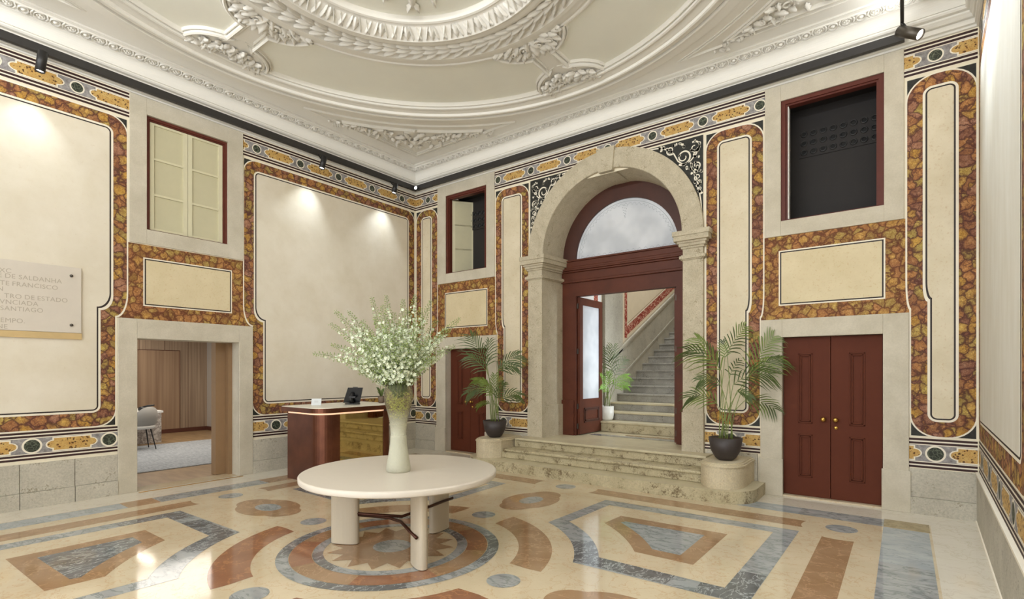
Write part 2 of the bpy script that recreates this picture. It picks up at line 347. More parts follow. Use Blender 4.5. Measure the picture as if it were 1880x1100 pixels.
class Wall:
    """flat wall with painted layers; tf(s, out, z) gives the world point"""
    def __init__(s, name, tf): s.name = name; s.mb = MB(tf)
    def lay(s, pts, lev, mat): s.mb.poly([(p[0], .0009 * lev, p[1]) for p in pts], mat)
    def box(s, x0, x1, z0, z1, o0, o1, mat): s.mb.box((x0, o0, z0), (x1, o1, z1), mat)
    def base(s, x0, x1, z0, z1, holes, mat='wall_base'):
        xs = sorted({x0, x1} | {h[0] for h in holes} | {h[1] for h in holes}); zs = sorted({z0, z1} | {h[2] for h in holes} | {h[3] for h in holes})
        for i in range(len(xs) - 1):
            for j in range(len(zs) - 1):
                mx = (xs[i] + xs[i + 1]) / 2; mz = (zs[j] + zs[j + 1]) / 2
                if any(h[0] < mx < h[1] and h[2] < mz < h[3] for h in holes): continue
                s.lay(rect(xs[i], zs[j], xs[i + 1], zs[j + 1]), 0, mat)
    def frame_panel(s, m, c, rb=.2, rt=.2, green=True, cmat='cream_n'):
        """m, c: dict(l,r,z0,z1,l_lo,r_lo) of the marble border and of the cream field"""
        lo, hi = min(m[0], m[4] if m[4] is not None else m[0]), max(m[1], m[5] if m[5] is not None else m[1])
        if green:
            for (x, sx, z, sz, r) in ((m[4] if m[4] is not None else m[0], 1, m[2], 1, rb), (m[5] if m[5] is not None else m[1], -1, m[2], 1, rb), (m[0], 1, m[3], -1, rt), (m[1], -1, m[3], -1, rt)):
                s.lay(rect(min(x, x + sx * r), min(z, z + sz * r), max(x, x + sx * r), max(z, z + sz * r)), 2, 'darkgreen')
        f = lambda q, e, rb_, rt_, nt, nb: panel(q[0], q[1], q[2], q[3], rb_, rt_, q[4], q[5], nt, nb, e)
        s.lay(f(m, .016, rb, rt, 2.63, 2.31), 3, 'line'); s.lay(f(m, 0, rb, rt, 2.63, 2.31), 4, 'marble_frame')
        s.lay(f(c, .040, .045, .045, 2.60, 2.41), 5, 'line'); s.lay(f(c, .016, .045, .045, 2.60, 2.41), 6, 'black')
        s.lay(f(c, 0, .045, .045, 2.60, 2.41), 7, cmat)
    def overdoor(s, x0, x1, z0, z1, b, cmat='cream'):
        s.lay(rect(x0, z0, x1, z1), 1, 'marble_over')
        s.lay(rect(b[0], b[1], b[2], b[3]), 2, 'line'); s.lay(rect(b[0] + .016, b[1] + .016, b[2] - .016, b[3] - .016), 3, 'black')
        s.lay(rect(b[0] + .031, b[1] + .031, b[2] - .031, b[3] - .031), 4, cmat)
    def frieze(s, x0, x1, z0, z1, circ, per, cr, top=True):
        """band z0..z1: double stripe, lavender field with discs and cartouches, double stripe"""
        st = .026 if top else .024; g = .016
        zz = [z0, z0 + st, z0 + st + g, z0 + 2 * st + g]
        s.lay(rect(x0, z0, x1, z1), 1, 'line')
        for a in (z0, z0 + st + g, z1 - st, z1 - 2 * st - g): s.lay(rect(x0, a, x1, a + st), 2, 'stripe')
        f0 = z0 + 2 * st + g + .010; f1 = z1 - 2 * st - g - .010; zc = (f0 + f1) / 2; hh = (f1 - f0) / 2
        s.lay(rect(x0, f0, x1, f1), 2, 'lavender')
        clip = lambda pts: [(min(max(p[0], x0), x1), p[1]) for p in pts]
        lim = lambda a, b: a < x1 - .005 and b > x0 + .005
        for c in circ:
            if lim(c - cr, c + cr):
                s.lay(clip(arc(c, zc, cr * 1.26, 0, 2 * PI, 28)[:-1]), 3, 'line'); s.lay(clip(arc(c, zc, cr, 0, 2 * PI, 28)[:-1]), 4, 'green')
        cs = sorted(circ); mids = [c + per / 2 for c in cs] + [cs[0] - per / 2]
        for c in mids:
            if not lim(c - per * .33, c + per * .33): continue
            def cart(e):
                L = per * .235; h = hh * .80; r = h * .62; P = [(c - L - e, zc - h - e), (c + L + e, zc - h - e), (c + L + e, zc - r - e * .7)]
                P += arc(c + L + e * .0, zc, per * .085 + e, -PI / 2, PI / 2, 8, r + e * .7)[1:-1]
                P += [(c + L + e, zc + r + e * .7), (c + L + e, zc + h + e), (c - L - e, zc + h + e), (c - L - e, zc + r + e * .7)]
                P += arc(c - L, zc, per * .085 + e, PI / 2, 1.5 * PI, 8, r + e * .7)[1:-1] + [(c - L - e, zc - r - e * .7)]
                return P
            s.lay(clip(cart(.014)), 3, 'line'); s.lay(clip(cart(0)), 4, 'granito')
TB = (4.93, 5.25)
# ---------------------------------------------------------------- left wall
Lw = Wall('wall_left', lambda s, o, z: (o, s, z))
dL = (-4.92, -3.604, 0, 2.03); wL = (-4.808, -3.76, 3.50, 5.04)
Lw.base(-RL, 0, 0, 5.75, [dL, wL])
Lw.overdoor(-5.15, -3.39, 2.29, 3.29, (-4.846, 2.47, -3.70, 3.12))
Lw.frame_panel((-8.5, -5.03, .905, 4.885, None, -5.155), (-8.3, -5.215, 1.115, 4.70, None, -5.347), cmat='cream_l')
Lw.frame_panel((-3.52, -.046, .905, 4.885, -3.385, None), (-3.331, -.228, 1.115, 4.70, -3.182, None), cmat='cream_l')
C0 = [-.37 - .7385 * i for i in range(12)]
for a, b in ((-RL, -5.0), (-3.54, -.002)): Lw.frieze(a, b, TB[0], TB[1], C0, .7385, .058)
for a, b in ((-RL, -5.13), (-3.396, -.002)): Lw.frieze(a, b, .56, .885, [-.79 - .737 * i + .003 for i in range(12)] if False else [-5.217 + .736 * i for i in range(-5, 8)], .736, .072, False)
# stone plinth blocks
for i, (a, b) in enumerate(((-8.55, -7.4), (-7.395, -6.067), (-6.06, -5.57), (-5.563, -5.133), (-3.394, -2.3), (-2.293, -1.1), (-1.093, -.012))):
    Lw.box(a, b, .19, .52, 0, .025, 'plinth_stone')
    Lw.box(a, b, 0, .187, 0, .04, 'plinth_stone')
wl = struct(Lw.mb.build('wall_left'))
# ---------------------------------------------------------------- back wall
Bw = Wall('wall_back', lambda s, o, z: (s, -o, z))
dB1 = (.88, 1.93, 0, 2.03); dB2 = (6.87, 7.92, 0, 2.03); wB1 = (.88, 1.93, 3.52, 5.06); wB2 = (6.855, 7.93, 3.52, 5.06); hA = (3.10, 5.68, 0, 4.7)
Bw.base(0, RW, 0, 5.75, [dB1, dB2, wB1, wB2, hA])
for x0, x1, b in ((.60, 2.20, (.852, 2.435, 1.949, 3.142)), (6.60, 8.19, (6.829, 2.435, 7.942, 3.142))): Bw.overdoor(x0, x1, 2.26, 3.33, b)
Bw.frame_panel((.03, .638, .872, 4.885, None, .60), (.211, .447, 1.075, 4.71, None, .415), .24, .24)
Bw.frame_panel((2.151, 2.888, .872, 4.885, 2.19, None), (2.325, 2.706, 1.075, 4.71, 2.372, None), .22, .24)
Bw.frame_panel((5.92, 6.645, .872, 4.885, None, 6.605), (6.105, 6.468, 1.075, 4.71, None, 6.428), .22, .24)
Bw.frame_panel((8.143, 8.728, .872, 4.885, 8.178, None), (8.321, 8.546, 1.075, 4.72, 8.362, None), .24, .26)
CB = [4.403 + .7345 * i for i in range(-5, 5)]
Bw.frieze(.002, .655, TB[0], TB[1], [.37, 1.1], .7385, .058); Bw.frieze(2.125, 6.67, TB[0], TB[1], CB, .7345, .058)
Bw.frieze(8.115, RW - .01, TB[0], TB[1], [8.392], .7345, .058)
for a, b, c in ((.002, .63, [.37]), (2.17, 2.93, [2.33]), (5.88, 6.61, [6.24]), (8.16, RW - .01, [8.392])): Bw.frieze(a, b, .515, .845, c, .72, .072, False)
# dark spandrels beside the arch with white scrolls
for sgn in (-1, 1):
    X = lambda u: 4.40 + sgn * u
    sp_ = [(1.478, 3.60), (1.478, 4.905), (.3, 4.905)] + [(1.42 * math.cos(a), 3.57 + 1.42 * math.sin(a)) for a in [rad(75 - 72 * i / 16) for i in range(17)]]
    Bw.lay([(X(u), z) for u, z in sp_][::sgn], 2, 'darkgreen')
    cr_ = [(1.31, 3.57), (1.31, 4.72), (.3, 4.72)] + [(1.26 * math.cos(a), 3.57 + 1.26 * math.sin(a)) for a in [rad(66 - 66 * i / 12) for i in range(13)]]
    Bw.lay([(X(u), z) for u, z in cr_][::sgn], 0, 'wall_base')
    def rib(pts, w, taper=True):
        n = len(pts); L = []; Rr = []
        for i, p in enumerate(pts):
            a = pts[max(i - 1, 0)]; b = pts[min(i + 1, n - 1)]; d = Vector((b[0] - a[0], b[1] - a[1])).normalized(); k = w * (1 - .55 * i / n if taper else 1)
            L.append((p[0] - d.y * k, p[1] + d.x * k)); Rr.append((p[0] + d.y * k, p[1] - d.x * k))
        for i in range(n - 1): Bw.lay([(X(q[0]), q[1]) for q in (L[i], L[i + 1], Rr[i + 1], Rr[i])][::sgn], 3, 'line')
    def spiral(cx, cz, r, a0, turns, w=.011, s2=1): rib([(cx + r * (1 - .72 * t / 30) * math.cos(a0 + s2 * turns * 2 * PI * t / 30), cz + r * (1 - .72 * t / 30) * math.sin(a0 + s2 * turns * 2 * PI * t / 30)) for t in range(31)], w)
    def leafy(cx, cz, r, n, seed):
        rr = random.Random(seed)
        for i in range(n):
            a = rr.uniform(0, 2 * PI); x = cx + r * math.cos(a); z = cz + r * math.sin(a)
            if math.hypot(x, z - 3.57) < 1.525 or x > 1.455 or z > 4.885: continue
            Bw.lay([(X(x + rr.uniform(.014, .024) * math.cos(a + k)), z + .02 * math.sin(a + k)) for k in (0, 1.3, 2.2, 3.4, 4.6, 5.5)][::sgn], 3, 'line')
    spiral(1.20, 4.66, .115, -2.2, 1.4, .014); spiral(1.36, 4.76, .085, 2.0, 1.1, .012, -1); spiral(1.01, 4.80, .065, -1.0, 1.2, .011, -1)
    spiral(1.385, 4.50, .075, 2.6, 1.2, .012); spiral(1.40, 4.33, .055, -1.0, 1.1, .010, -1); spiral(.86, 4.86, .035, 0, 1.0, .009); spiral(1.43, 4.17, .035, 2, 1.0, .009)
    rib([(.70, 4.89), (.82, 4.88), (.95, 4.83), (1.06, 4.74), (1.12, 4.62), (1.2, 4.55), (1.3, 4.58), (1.38, 4.66), (1.44, 4.80)], .009, False)
    rib([(1.30, 4.56), (1.35, 4.42), (1.39, 4.30), (1.42, 4.15), (1.445, 3.98), (1.455, 3.85)], .009, False)
    for i, (cx, cz, r) in enumerate(((1.36, 4.78, .07), (1.40, 4.66, .05), (1.32, 4.48, .08), (1.01, 4.83, .05), (1.12, 4.78, .09), (1.41, 4.37, .05), (1.40, 4.25, .04), (1.43, 4.10, .02), (.88, 4.86, .03), (1.26, 4.42, .06), (1.2, 4.5, .05))): leafy(cx, cz, r, 9, i + 3)
# plinth
for a, b in ((.012, .60), (8.17, RW - .02)):
    Bw.box(a, b, .19, .505, 0, .025, 'plinth_stone'); Bw.box(a, b, 0, .187, 0, .045, 'plinth_stone')
Bw.box(2.20, 2.88, 0, .505, 0, .03, 'plinth_stone'); Bw.box(5.93, 6.58, 0, .505, 0, .03, 'plinth_stone')
wb = struct(Bw.mb.build('wall_back'))
# ---------------------------------------------------------------- right wall (runs a little out of square)
AR = rad(1.63)
Rw = Wall('wall_right', lambda s, o, z: (RW + s * math.sin(AR) - o * math.cos(AR), s * math.cos(AR) + o * math.sin(AR), z))
Rw.base(-RL, 0.05, 0, 5.75, [])
Rw.frame_panel((-3.45, -.046, .885, 4.885, None, None), (-3.19, -.25, 1.09, 4.70, None, None), cmat='cream_r')
Rw.frame_panel((-8.5, -5.1, .885, 4.885, None, None), (-8.3, -5.3, 1.09, 4.70, None, None), cmat='cream_r')
Rw.overdoor(-5.1, -3.46, 2.29, 3.29, (-4.846, 2.47, -3.70, 3.12))
for a, b in ((-RL, -.03),):
    Rw.frieze(a, b, TB[0], TB[1], [-.37 - .7385 * i for i in range(12)], .7385, .058); Rw.frieze(a, b, .53, .86, [-.44 - .8 * i for i in range(11)], .8, .072, False)
for a, b in ((-1.9, -.05), (-3.6, -1.907), (-8.5, -3.607)): Rw.box(a, b, 0, .50, 0, .02, 'plinth_stone')
Rw.box(-8.5, -.03, .505, .525, 0, .03, 'line'); Rw.box(-8.5, -.03, 0, .012, .02, .03, 'line')
wr = struct(Rw.mb.build('wall_right'))

# ---------------------------------------------------------------- floor with marble inlay
fl = MB(); FX, FY = 4.39, -4.28
def fpoly(pts, lev, mat): fl.poly([(x, y, .0006 * lev) for x, y in pts], mat)
fpoly([(-.3, -RL), (RW + .1, -RL), (RW + .1, .2), (-.3, .2)], 0, 'f_edge')
fpoly([(.56, -8.0), (8.33, -8.0), (8.33, -.53), (.56, -.53)], 1, 'f_cream')
def strip(x0, y0, x1, y1, segs, lev=2):
    """segs: list of (t0,t1,mat) along the longer axis"""
    for t0, t1, m in segs:
        if abs(x1 - x0) > abs(y1 - y0): fpoly([(x0 + (x1 - x0) * t0, y0), (x0 + (x1 - x0) * t1, y0), (x0 + (x1 - x0) * t1, y1), (x0 + (x1 - x0) * t0, y1)], lev, m)
        else: fpoly([(x0, y0 + (y1 - y0) * t0), (x1, y0 + (y1 - y0) * t0), (x1, y0 + (y1 - y0) * t1), (x0, y0 + (y1 - y0) * t1)], lev, m)
strip(.9, -.85, 7.945, -.53, [(0, .12, 'f_tan'), (.12, .3, 'f_blue'), (.3, .5, 'f_grey'), (.5, .7, 'f_blue'), (.7, .89, 'f_blue'), (.89, 1, 'f_grey')])
strip(7.945, -.845, 8.32, -.50, [(0, 1, 'f_olive')]); 
strip(7.945, -.85, 8.31, -8.0, [(0, .17, 'f_blue'), (.17, .42, 'f_grey'), (.42, .6, 'f_blue'), (.6, 1, 'f_grey')])
strip(.58, -.53, .90, -8.0, [(0, .16, 'f_tan'), (.16, .29, 'f_blue'), (.29, .41, 'f_tan'), (.41, .59, 'f_grey'), (.59, .635, 'f_tan'), (.635, .8, 'f_blue'), (.8, 1, 'f_grey')])
def bite(L, h, r, d):
    """strip (length 2L, half width h) whose ends are bitten by circles of radius r, centre d past the end"""
    P = []
    for sg in (1, -1):
        c = L + d; a = math.asin(min(1, h / r))
        pts = [(c - r * math.cos(t), r * math.sin(t)) for t in [-a + 2 * a * i / 8 for i in range(9)]]
        P += [(sg * x, sg * y) for x, y in pts]
    return P
def place(pts, cx, cy, rot): c, s_ = math.cos(rot), math.sin(rot); return [(cx + x * c - y * s_, cy + x * s_ + y * c) for x, y in pts]
for sx in (-1, 1):
    for (ox, oy, rot) in ((FX + sx * 1.66, FY + 3.04, 0), (FX + sx * 1.66, FY - 3.04, 0)): fpoly(place(bite(1.28, .135, .33, .26), ox, oy, rot), 3, 'f_tan')
for sy in (-1, 1):
    for ox in (FX - 3.14, FX + 3.22): fpoly(place(bite(1.18, .13, .33, .26), ox, FY + sy * 1.55, PI / 2), 3, 'f_tan')
for (u, v) in ((0, 3.04), (0, -3.04), (-3.14, 0), (3.22, 0), (3.22, 3.08), (3.22, -3.08), (-3.14, 3.08), (-3.14, -3.08)):
    fpoly(arc(FX + u, FY + v, .14, 0, 2 * PI, 28)[:-1], 3, 'f_grey')
def arcs(r, a0, a1, n=20): return [(r * math.cos(a0 + (a1 - a0) * i / n), r * math.sin(a0 + (a1 - a0) * i / n)) for i in range(n + 1)]
for sx in (-1, 1):
    for sy in (-1, 1):
        Q = lambda pts: [(FX + sx * x, FY + sy * y) for x, y in pts][::sx * sy]
        aD, aE = math.atan2(.64, 1.51), math.atan2(1.50, .74)
        outer = [(.78, 2.70), (2.89, 2.74), (2.87, .68)] + arcs(1.65, aD, aE)
        inner = [(.93, 2.50), (2.69, 2.54), (2.67, .88)] + arcs(1.86, math.atan2(.88, 1.64), math.atan2(1.63, .90))
        fpoly(Q(outer), 3, 'f_grey')
        fpoly(Q([(2.5, .68)] + [(2.87, .68), (2.87, 1.3), (2.5, 1.3)]), 3.5, 'f_dark')
        fpoly(Q([(1.62, .68), (2.3, .68), (2.3, .95), (1.62, .95)]), 4, 'f_dark')
        fpoly(Q(arcs(1.65, aD, aD + .32, 8) + arcs(1.9, aD + .32, aD, 8)), 4.4, 'f_dark')
        fpoly(Q(inner), 5, 'f_cream')
        fpoly(Q([(1.24, 2.16), (2.35, 2.2), (2.34, 1.19)] + arcs(2.18, math.atan2(1.19, 1.83), math.atan2(1.81, 1.22))), 6, 'f_tan')
        fpoly(Q([(1.37, 1.99), (2.18, 2.03), (2.18, 1.345)] + arcs(2.35, math.atan2(1.345, 1.93), math.atan2(1.93, 1.35))), 7, 'f_grey' if sx > 0 else 'f_dark')
        a0 = rad(13.5); a1 = rad(76.5)
        bt = [(1.30 - .34 * math.cos(t), .34 * math.sin(t)) for t in ()]
        cres = arcs(1.455, rad(12.5), rad(77.5)) + [(.30, 1.30)] + arcs(1.155, rad(74.5), rad(15.5)) + [(1.30, .30)]
        fpoly(Q(cres), 3, 'f_rust' if sy < 0 else 'f_tan')
def flower(cx, cy, rot):
    P = []
    for i in range(96):
        t = 2 * PI * i / 96; best = 0
        for (ex, ey, ax, ay) in ((0, .30, .20, .22), (0, -.30, .20, .22), (.10, 0, .22, .36), (-.10, 0, .22, .36)):
            c, s_ = math.cos(t), math.sin(t); A = (c / ax) ** 2 + (s_ / ay) ** 2; B = -2 * (ex * c / ax ** 2 + ey * s_ / ay ** 2); Cc = (ex / ax) ** 2 + (ey / ay) ** 2 - 1
            D = B * B - 4 * A * Cc
            if D > 0: best = max(best, (-B + math.sqrt(D)) / (2 * A))
        P.append((best * math.cos(t), best * math.sin(t)))
    fpoly(place(P, cx, cy, rot), 3, 'f_tan'); fpoly(place([(x, y) for x, y in arc(0, 0, .125, 0, 2 * PI, 28, .19)[:-1]], cx, cy, rot), 4, 'f_grey')
for (u, v, r) in ((.05, 2.14, 0), (-.05, -2.14, 0), (-2.21, 0, PI / 2), (2.21, 0, PI / 2)): flower(FX + u, FY + v, r)
for (u, v) in ((1.29, 0), (-1.27, 0), (0, 1.29), (0, -1.29)): fpoly(arc(FX + u, FY + v, .13, 0, 2 * PI, 28)[:-1], 4, 'f_grey')
def ring(r0, r1, mats, lev, off=0):
    n = len(mats)
    for i, m in enumerate(mats): fpoly([(FX + x, FY + y) for x, y in arcs(r1, off + 2 * PI * i / n, off + 2 * PI * (i + 1) / n, 14) + arcs(r0, off + 2 * PI * (i + 1) / n, off + 2 * PI * i / n, 14)], lev, m)
ring(.872, .972, ['f_dark', 'f_grey'] * 4, 4, .2); ring(.685, .868, ['f_rust', 'f_tan'] * 4, 4, .5); ring(.592, .681, ['f_grey', 'f_dark', 'f_grey', 'f_grey'] * 2, 4, .1)
fpoly([(FX + (.565 if i % 2 else .43) * math.cos(PI * i / 16), FY + (.565 if i % 2 else .43) * math.sin(PI * i / 16)) for i in range(32)], 4, 'f_tan')
fpoly(arc(FX, FY, .17, 0, 2 * PI, 28)[:-1], 5, 'f_grey')
struct(fl.build('floor'))

# ---------------------------------------------------------------- cornice and ceiling
tr = MB()
prof = [(0.0, 5.262), (.020, 5.268), (.020, 5.286), (.008, 5.288), (.008, 5.296), (.036, 5.304), (.036, 5.352), (.024, 5.355), (.024, 5.363), (.050, 5.370), (.060, 5.398), (.078, 5.412), (.078, 5.428), (.062, 5.431), (.062, 5.440), (.100, 5.448), (.114, 5.464), (.114, 5.478), (.100, 5.481), (.100, 5.488)]
prof += [(.112 + .105 * (1 - math.cos(t)), 5.490 + .127 * math.sin(t)) for t in [PI / 2 * i / 8 for i in range(9)]]
prof += [(.219, 5.632), (.228, 5.636), (.228, 5.624), (.234, 5.622), (.234, 5.640), (.312, 5.666), (.314, 5.652), (.324, 5.652), (.326, 5.678), (.334, 5.680), (.334, 5.672), (.352, 5.678), (.368, 5.678), (.370, 5.704), (.378, 5.704), (.380, 5.698), (.40, 5.702)]
rpath = [(0, -RL), (0, 0), (RW, 0), (RW - RL * math.sin(AR), -RL)]
tr.sweep([(p[0], p[1]) for p in rpath], [(o, z) for o, z in prof], 'plaster_light', flip=-1)
trim = struct(tr.build('trim_1'))
# rosette band
ro = MB()
def rosette(c, ux, kind):
    """c: centre on the inclined band; ux: unit vector along the wall"""
    ux = Vector(ux); nin = Vector((-ux.y, ux.x, 0)); 
    v = (nin * .086 + Vector((0, 0, .028))).normalized(); nrm = ux.cross(v); 
    if nrm.z > 0: nrm = -nrm
    c = Vector(c)
    P = lambda a, b, h: c + ux * (a * 1.12) + v * (b * 1.1) + nrm * (h * 1.25)
    if kind == 0:
        N = 14
        for (r0, r1, h) in ((.034, .048, .026),):
            vs = []; fs = []
            for i in range(N):
                a = 2 * PI * i / N; ca, sa = math.cos(a), math.sin(a)
                vs += [P(r0 * ca, r0 * sa, 0), P((r0 + r1) / 2 * ca, (r0 + r1) / 2 * sa, h), P(r1 * ca, r1 * sa, 0)]
            for i in range(N):
                j = (i + 1) % N; fs += [(3 * i, 3 * j, 3 * j + 1, 3 * i + 1), (3 * i + 1, 3 * j + 1, 3 * j + 2, 3 * i + 2)]
            ro.add(vs, fs, 'plaster_light', True)
        vs = [P(0, 0, .028)] + [P(.018 * math.cos(2 * PI * i / 8), .018 * math.sin(2 * PI * i / 8), .022) for i in range(8)] + [P(.028 * math.cos(2 * PI * i / 8), .028 * math.sin(2 * PI * i / 8), 0) for i in range(8)]
        ro.add(vs, [(0, 1 + i, 1 + (i + 1) % 8) for i in range(8)] + [(1 + i, 9 + i, 9 + (i + 1) % 8, 1 + (i + 1) % 8) for i in range(8)], 'plaster_light', True)
        for sg in (-1, 1):
            pts = [P(sg * (.054 + .018 * abs(t)), .046 * t, .010) for t in (-1, -.5, 0, .5, 1)]; ro.tube(pts, [.006, .010, .012, .010, .006], 'plaster_light', 5)
    else:
        for (a, b, w, L) in ((0, .016, .010, .026), (0, -.016, .010, .026), (.020, 0, .013, .016), (-.020, 0, .013, .016)):
            vs = [P(a, b, .030)] + [P(a + L * math.cos(2 * PI * i / 6), b + w * math.sin(2 * PI * i / 6), 0) for i in range(6)]
            ro.add(vs, [(0, 1 + i, 1 + (i + 1) % 6) for i in range(6)], 'plaster_light')
        N = 12; vs = []
        for i in range(N):
            a = 2 * PI * i / N; vs += [P(.040 * math.cos(a), .036 * math.sin(a), 0), P(.045 * math.cos(a), .041 * math.sin(a), .020), P(.048 * math.cos(a), .044 * math.sin(a), 0)]
        ro.add(vs, [f for i in range(N) for f in ((3 * i, 3 * ((i + 1) % N), 3 * ((i + 1) % N) + 1, 3 * i + 1), (3 * i + 1, 3 * ((i + 1) % N) + 1, 3 * ((i + 1) % N) + 2, 3 * i + 2))], 'plaster_light', True)
dd = .275; zc_ = 5.654
n = int((RL - .5) / (dd / 2)); 
for i in range(n): rosette((.272, -.30 - dd / 2 * i, zc_), (0, -1, 0), i % 2)
for i in range(int((RW - .6) / (dd / 2))): rosette((.30 + dd / 2 * i, -.272, zc_), (-1, 0, 0), i % 2)
for i in range(n): rosette((RW - .272 - (.30 + dd / 2 * i) * math.sin(AR), -.30 - dd / 2 * i, zc_), (0, 1, 0), i % 2)
ro.build('rosette_band', trim)
# the flat ceiling with the round mouldings
CXX, CYY, CZ = 4.375, -4.28, 5.70
ce = MB()
ce.poly([(-.05, .05, CZ + .14), (RW + .1, .05, CZ + .14), (RW + .1, -RL, CZ + .14), (-.05, -RL, CZ + .14)], 'plaster')
# spandrel ground at CZ with a round hole, the field inside a little higher
seg = 128
hole = 3.62; out = []
def sq(a):
    c, s_ = math.cos(a), math.sin(a); hx = CXX - .38; k = hx / max(abs(c), abs(s_)); return (CXX + k * c, CYY + k * s_)
vs = []; 
for i in range(seg):
    a = 2 * PI * i / seg; vs += [(CXX + hole * math.cos(a), CYY + hole * math.sin(a), CZ), (*sq(a), CZ)]
ce.add(vs, [(2 * i, 2 * i + 1, 2 * ((i + 1) % seg) + 1, 2 * ((i + 1) % seg)) for i in range(seg)], 'plaster_light')
ceil = struct(ce.build('ceiling'))
big = MB()
big.lathe([(3.78, 0), (3.772, -.025), (3.75, -.028), (3.748, -.005), (3.735, -.005), (3.732, -.045), (3.60, -.058), (3.598, -.035), (3.588, -.035), (3.586, -.078), (3.568, -.085), (3.552, -.078), (3.55, -.04), (3.538, -.04), (3.536, -.062), (3.48, -.064), (3.478, -.042), (3.466, -.042), (3.464, -.085), (3.445, -.092), (3.425, -.085), (3.423, -.05), (3.40, -.05), (3.36, -.038), (3.32, -.018), (3.31, -.005), (3.308, -.05), (3.288, -.058), (3.266, -.052), (3.264, -.015), (3.25, -.012), (3.248, -.03), (3.235, -.028), (3.23, .04)], (CXX, CYY, CZ), 'plaster_light', 160, smooth=False)
big.build('outer_ring_moulding', ceil)
fi = MB()
fi.lathe([(3.235, .03), (2.2, .03)], (CXX, CYY, CZ), 'plaster', 128, smooth=False)
fi.build('ceiling_field', ceil)
inn = MB()
inn.lathe([(2.24, .03), (2.235, -.005), (2.21, -.02), (2.19, -.02), (2.18, -.004), (2.15, -.006), (2.145, -.02), (2.06, -.03), (2.05, -.05), (2.00, -.055), (1.985, -.03), (1.97, -.015), (1.72, -.015), (1.70, -.065), (1.66, -.08), (1.60, -.085), (1.59, -.07), (1.58, -.10), (1.56, -.105), (1.545, -.09), (1.50, -.055), (1.44, -.02), (1.395, .01), (1.39, .0), (1.37, -.012), (1.345, -.005), (1.335, .02), (1.33, .06)], (CXX, CYY, CZ), 'plaster_light', 144, smooth=False)
inn.build('inner_ring_moulding', ceil)
cen = MB(); cen.lathe([(1.33, .06), (0.001, .06)], (CXX, CYY, CZ), 'plaster', 96, smooth=False); cen.build('centre_field', ceil)
# ornament pieces: carved leaves hanging from the ceiling
def leaf(mb, x, y, ang, L, w, z, h=.03, curl=.5, mat='plaster_light', lobes=3, dz=0.0):
    c, s_ = math.cos(ang), math.sin(ang); nu, nv = 7, 4; vs = []
    for i in range(nu):
        t = i / (nu - 1); wid = w * (math.sin(PI * min(1, t * .92 + .08)) ** .6) * (1 + .28 * math.cos(lobes * 2 * PI * t))
        for j in range(nv + 1):
            q = j / nv * 2 - 1; a = t * L; b = q * wid * .5
            hh = h * (1 - q * q) * (.55 + .45 * math.sin(PI * t)) - h * .25 * (1 - abs(abs(q) * 2 - 1)) + h * curl * t * t
            vs.append((x + a * c - b * s_, y + a * s_ + b * c, z + dz * t - max(hh, 0)))
    n1 = nv + 1
    mb.add(vs, [(i * n1 + j, i * n1 + j + 1, (i + 1) * n1 + j + 1, (i + 1) * n1 + j) for i in range(nu - 1) for j in range(nv)], mat, True)
def scroll(mb, x, y, ang, r, turns, z, th=.014, sgn=1, mat='plaster_light'):
    N = 18; pts = []
    for i in range(N):
        t = i / (N - 1); a = ang + sgn * turns * 2 * PI * t; rr = r * (1 - .8 * t); pts.append((x + rr * math.cos(a), y + rr * math.sin(a), z - th * .7 - .012 * t))
    mb.tube(pts, [th * (1 - .35 * i / N) for i in range(N)], mat, 6)
aw = MB(); U = 31
for k in range(U):
    a = rad(133.2) + 2 * PI * k / U
    def at(r, da): return (CXX + r * math.cos(a + da), CYY + r * math.sin(a + da))
    x, y = at(1.535, 0); leaf(aw, x, y, a + PI, .135, .085, CZ - .082, .05, .6, dz=.09)
    for dg, wd in ((.052, .03), (-.052, .03), (.085, .026), (-.085, .026)):
        x, y = at(1.535, dg); leaf(aw, x, y, a + PI + (.35 if dg > 0 else -.35) * (1 if abs(dg) < .07 else -1), .13, wd, CZ - .082, .055, .3, lobes=1, dz=.09)
aw.build('acanthus_ring', ceil)
ga = MB(); U = 68
for k in range(U):
    a = 2 * PI * k / U; r = 1.845
    for dr, da in ((.055, .42), (-.055, -.42), (0, 0)):
        x = CXX + (r + dr * .6) * math.cos(a); y = CYY + (r + dr * .6) * math.sin(a)
        leaf(ga, x, y, a + PI / 2 - da, .20, .06, CZ - .02, .05, .5, lobes=1)
ga.lathe([(1.875, -.0), (1.865, -.03), (1.845, -.038), (1.825, -.03), (1.815, 0)], (CXX, CYY, CZ), 'plaster_light', 90)
ga.build('leaf_garland', ceil)
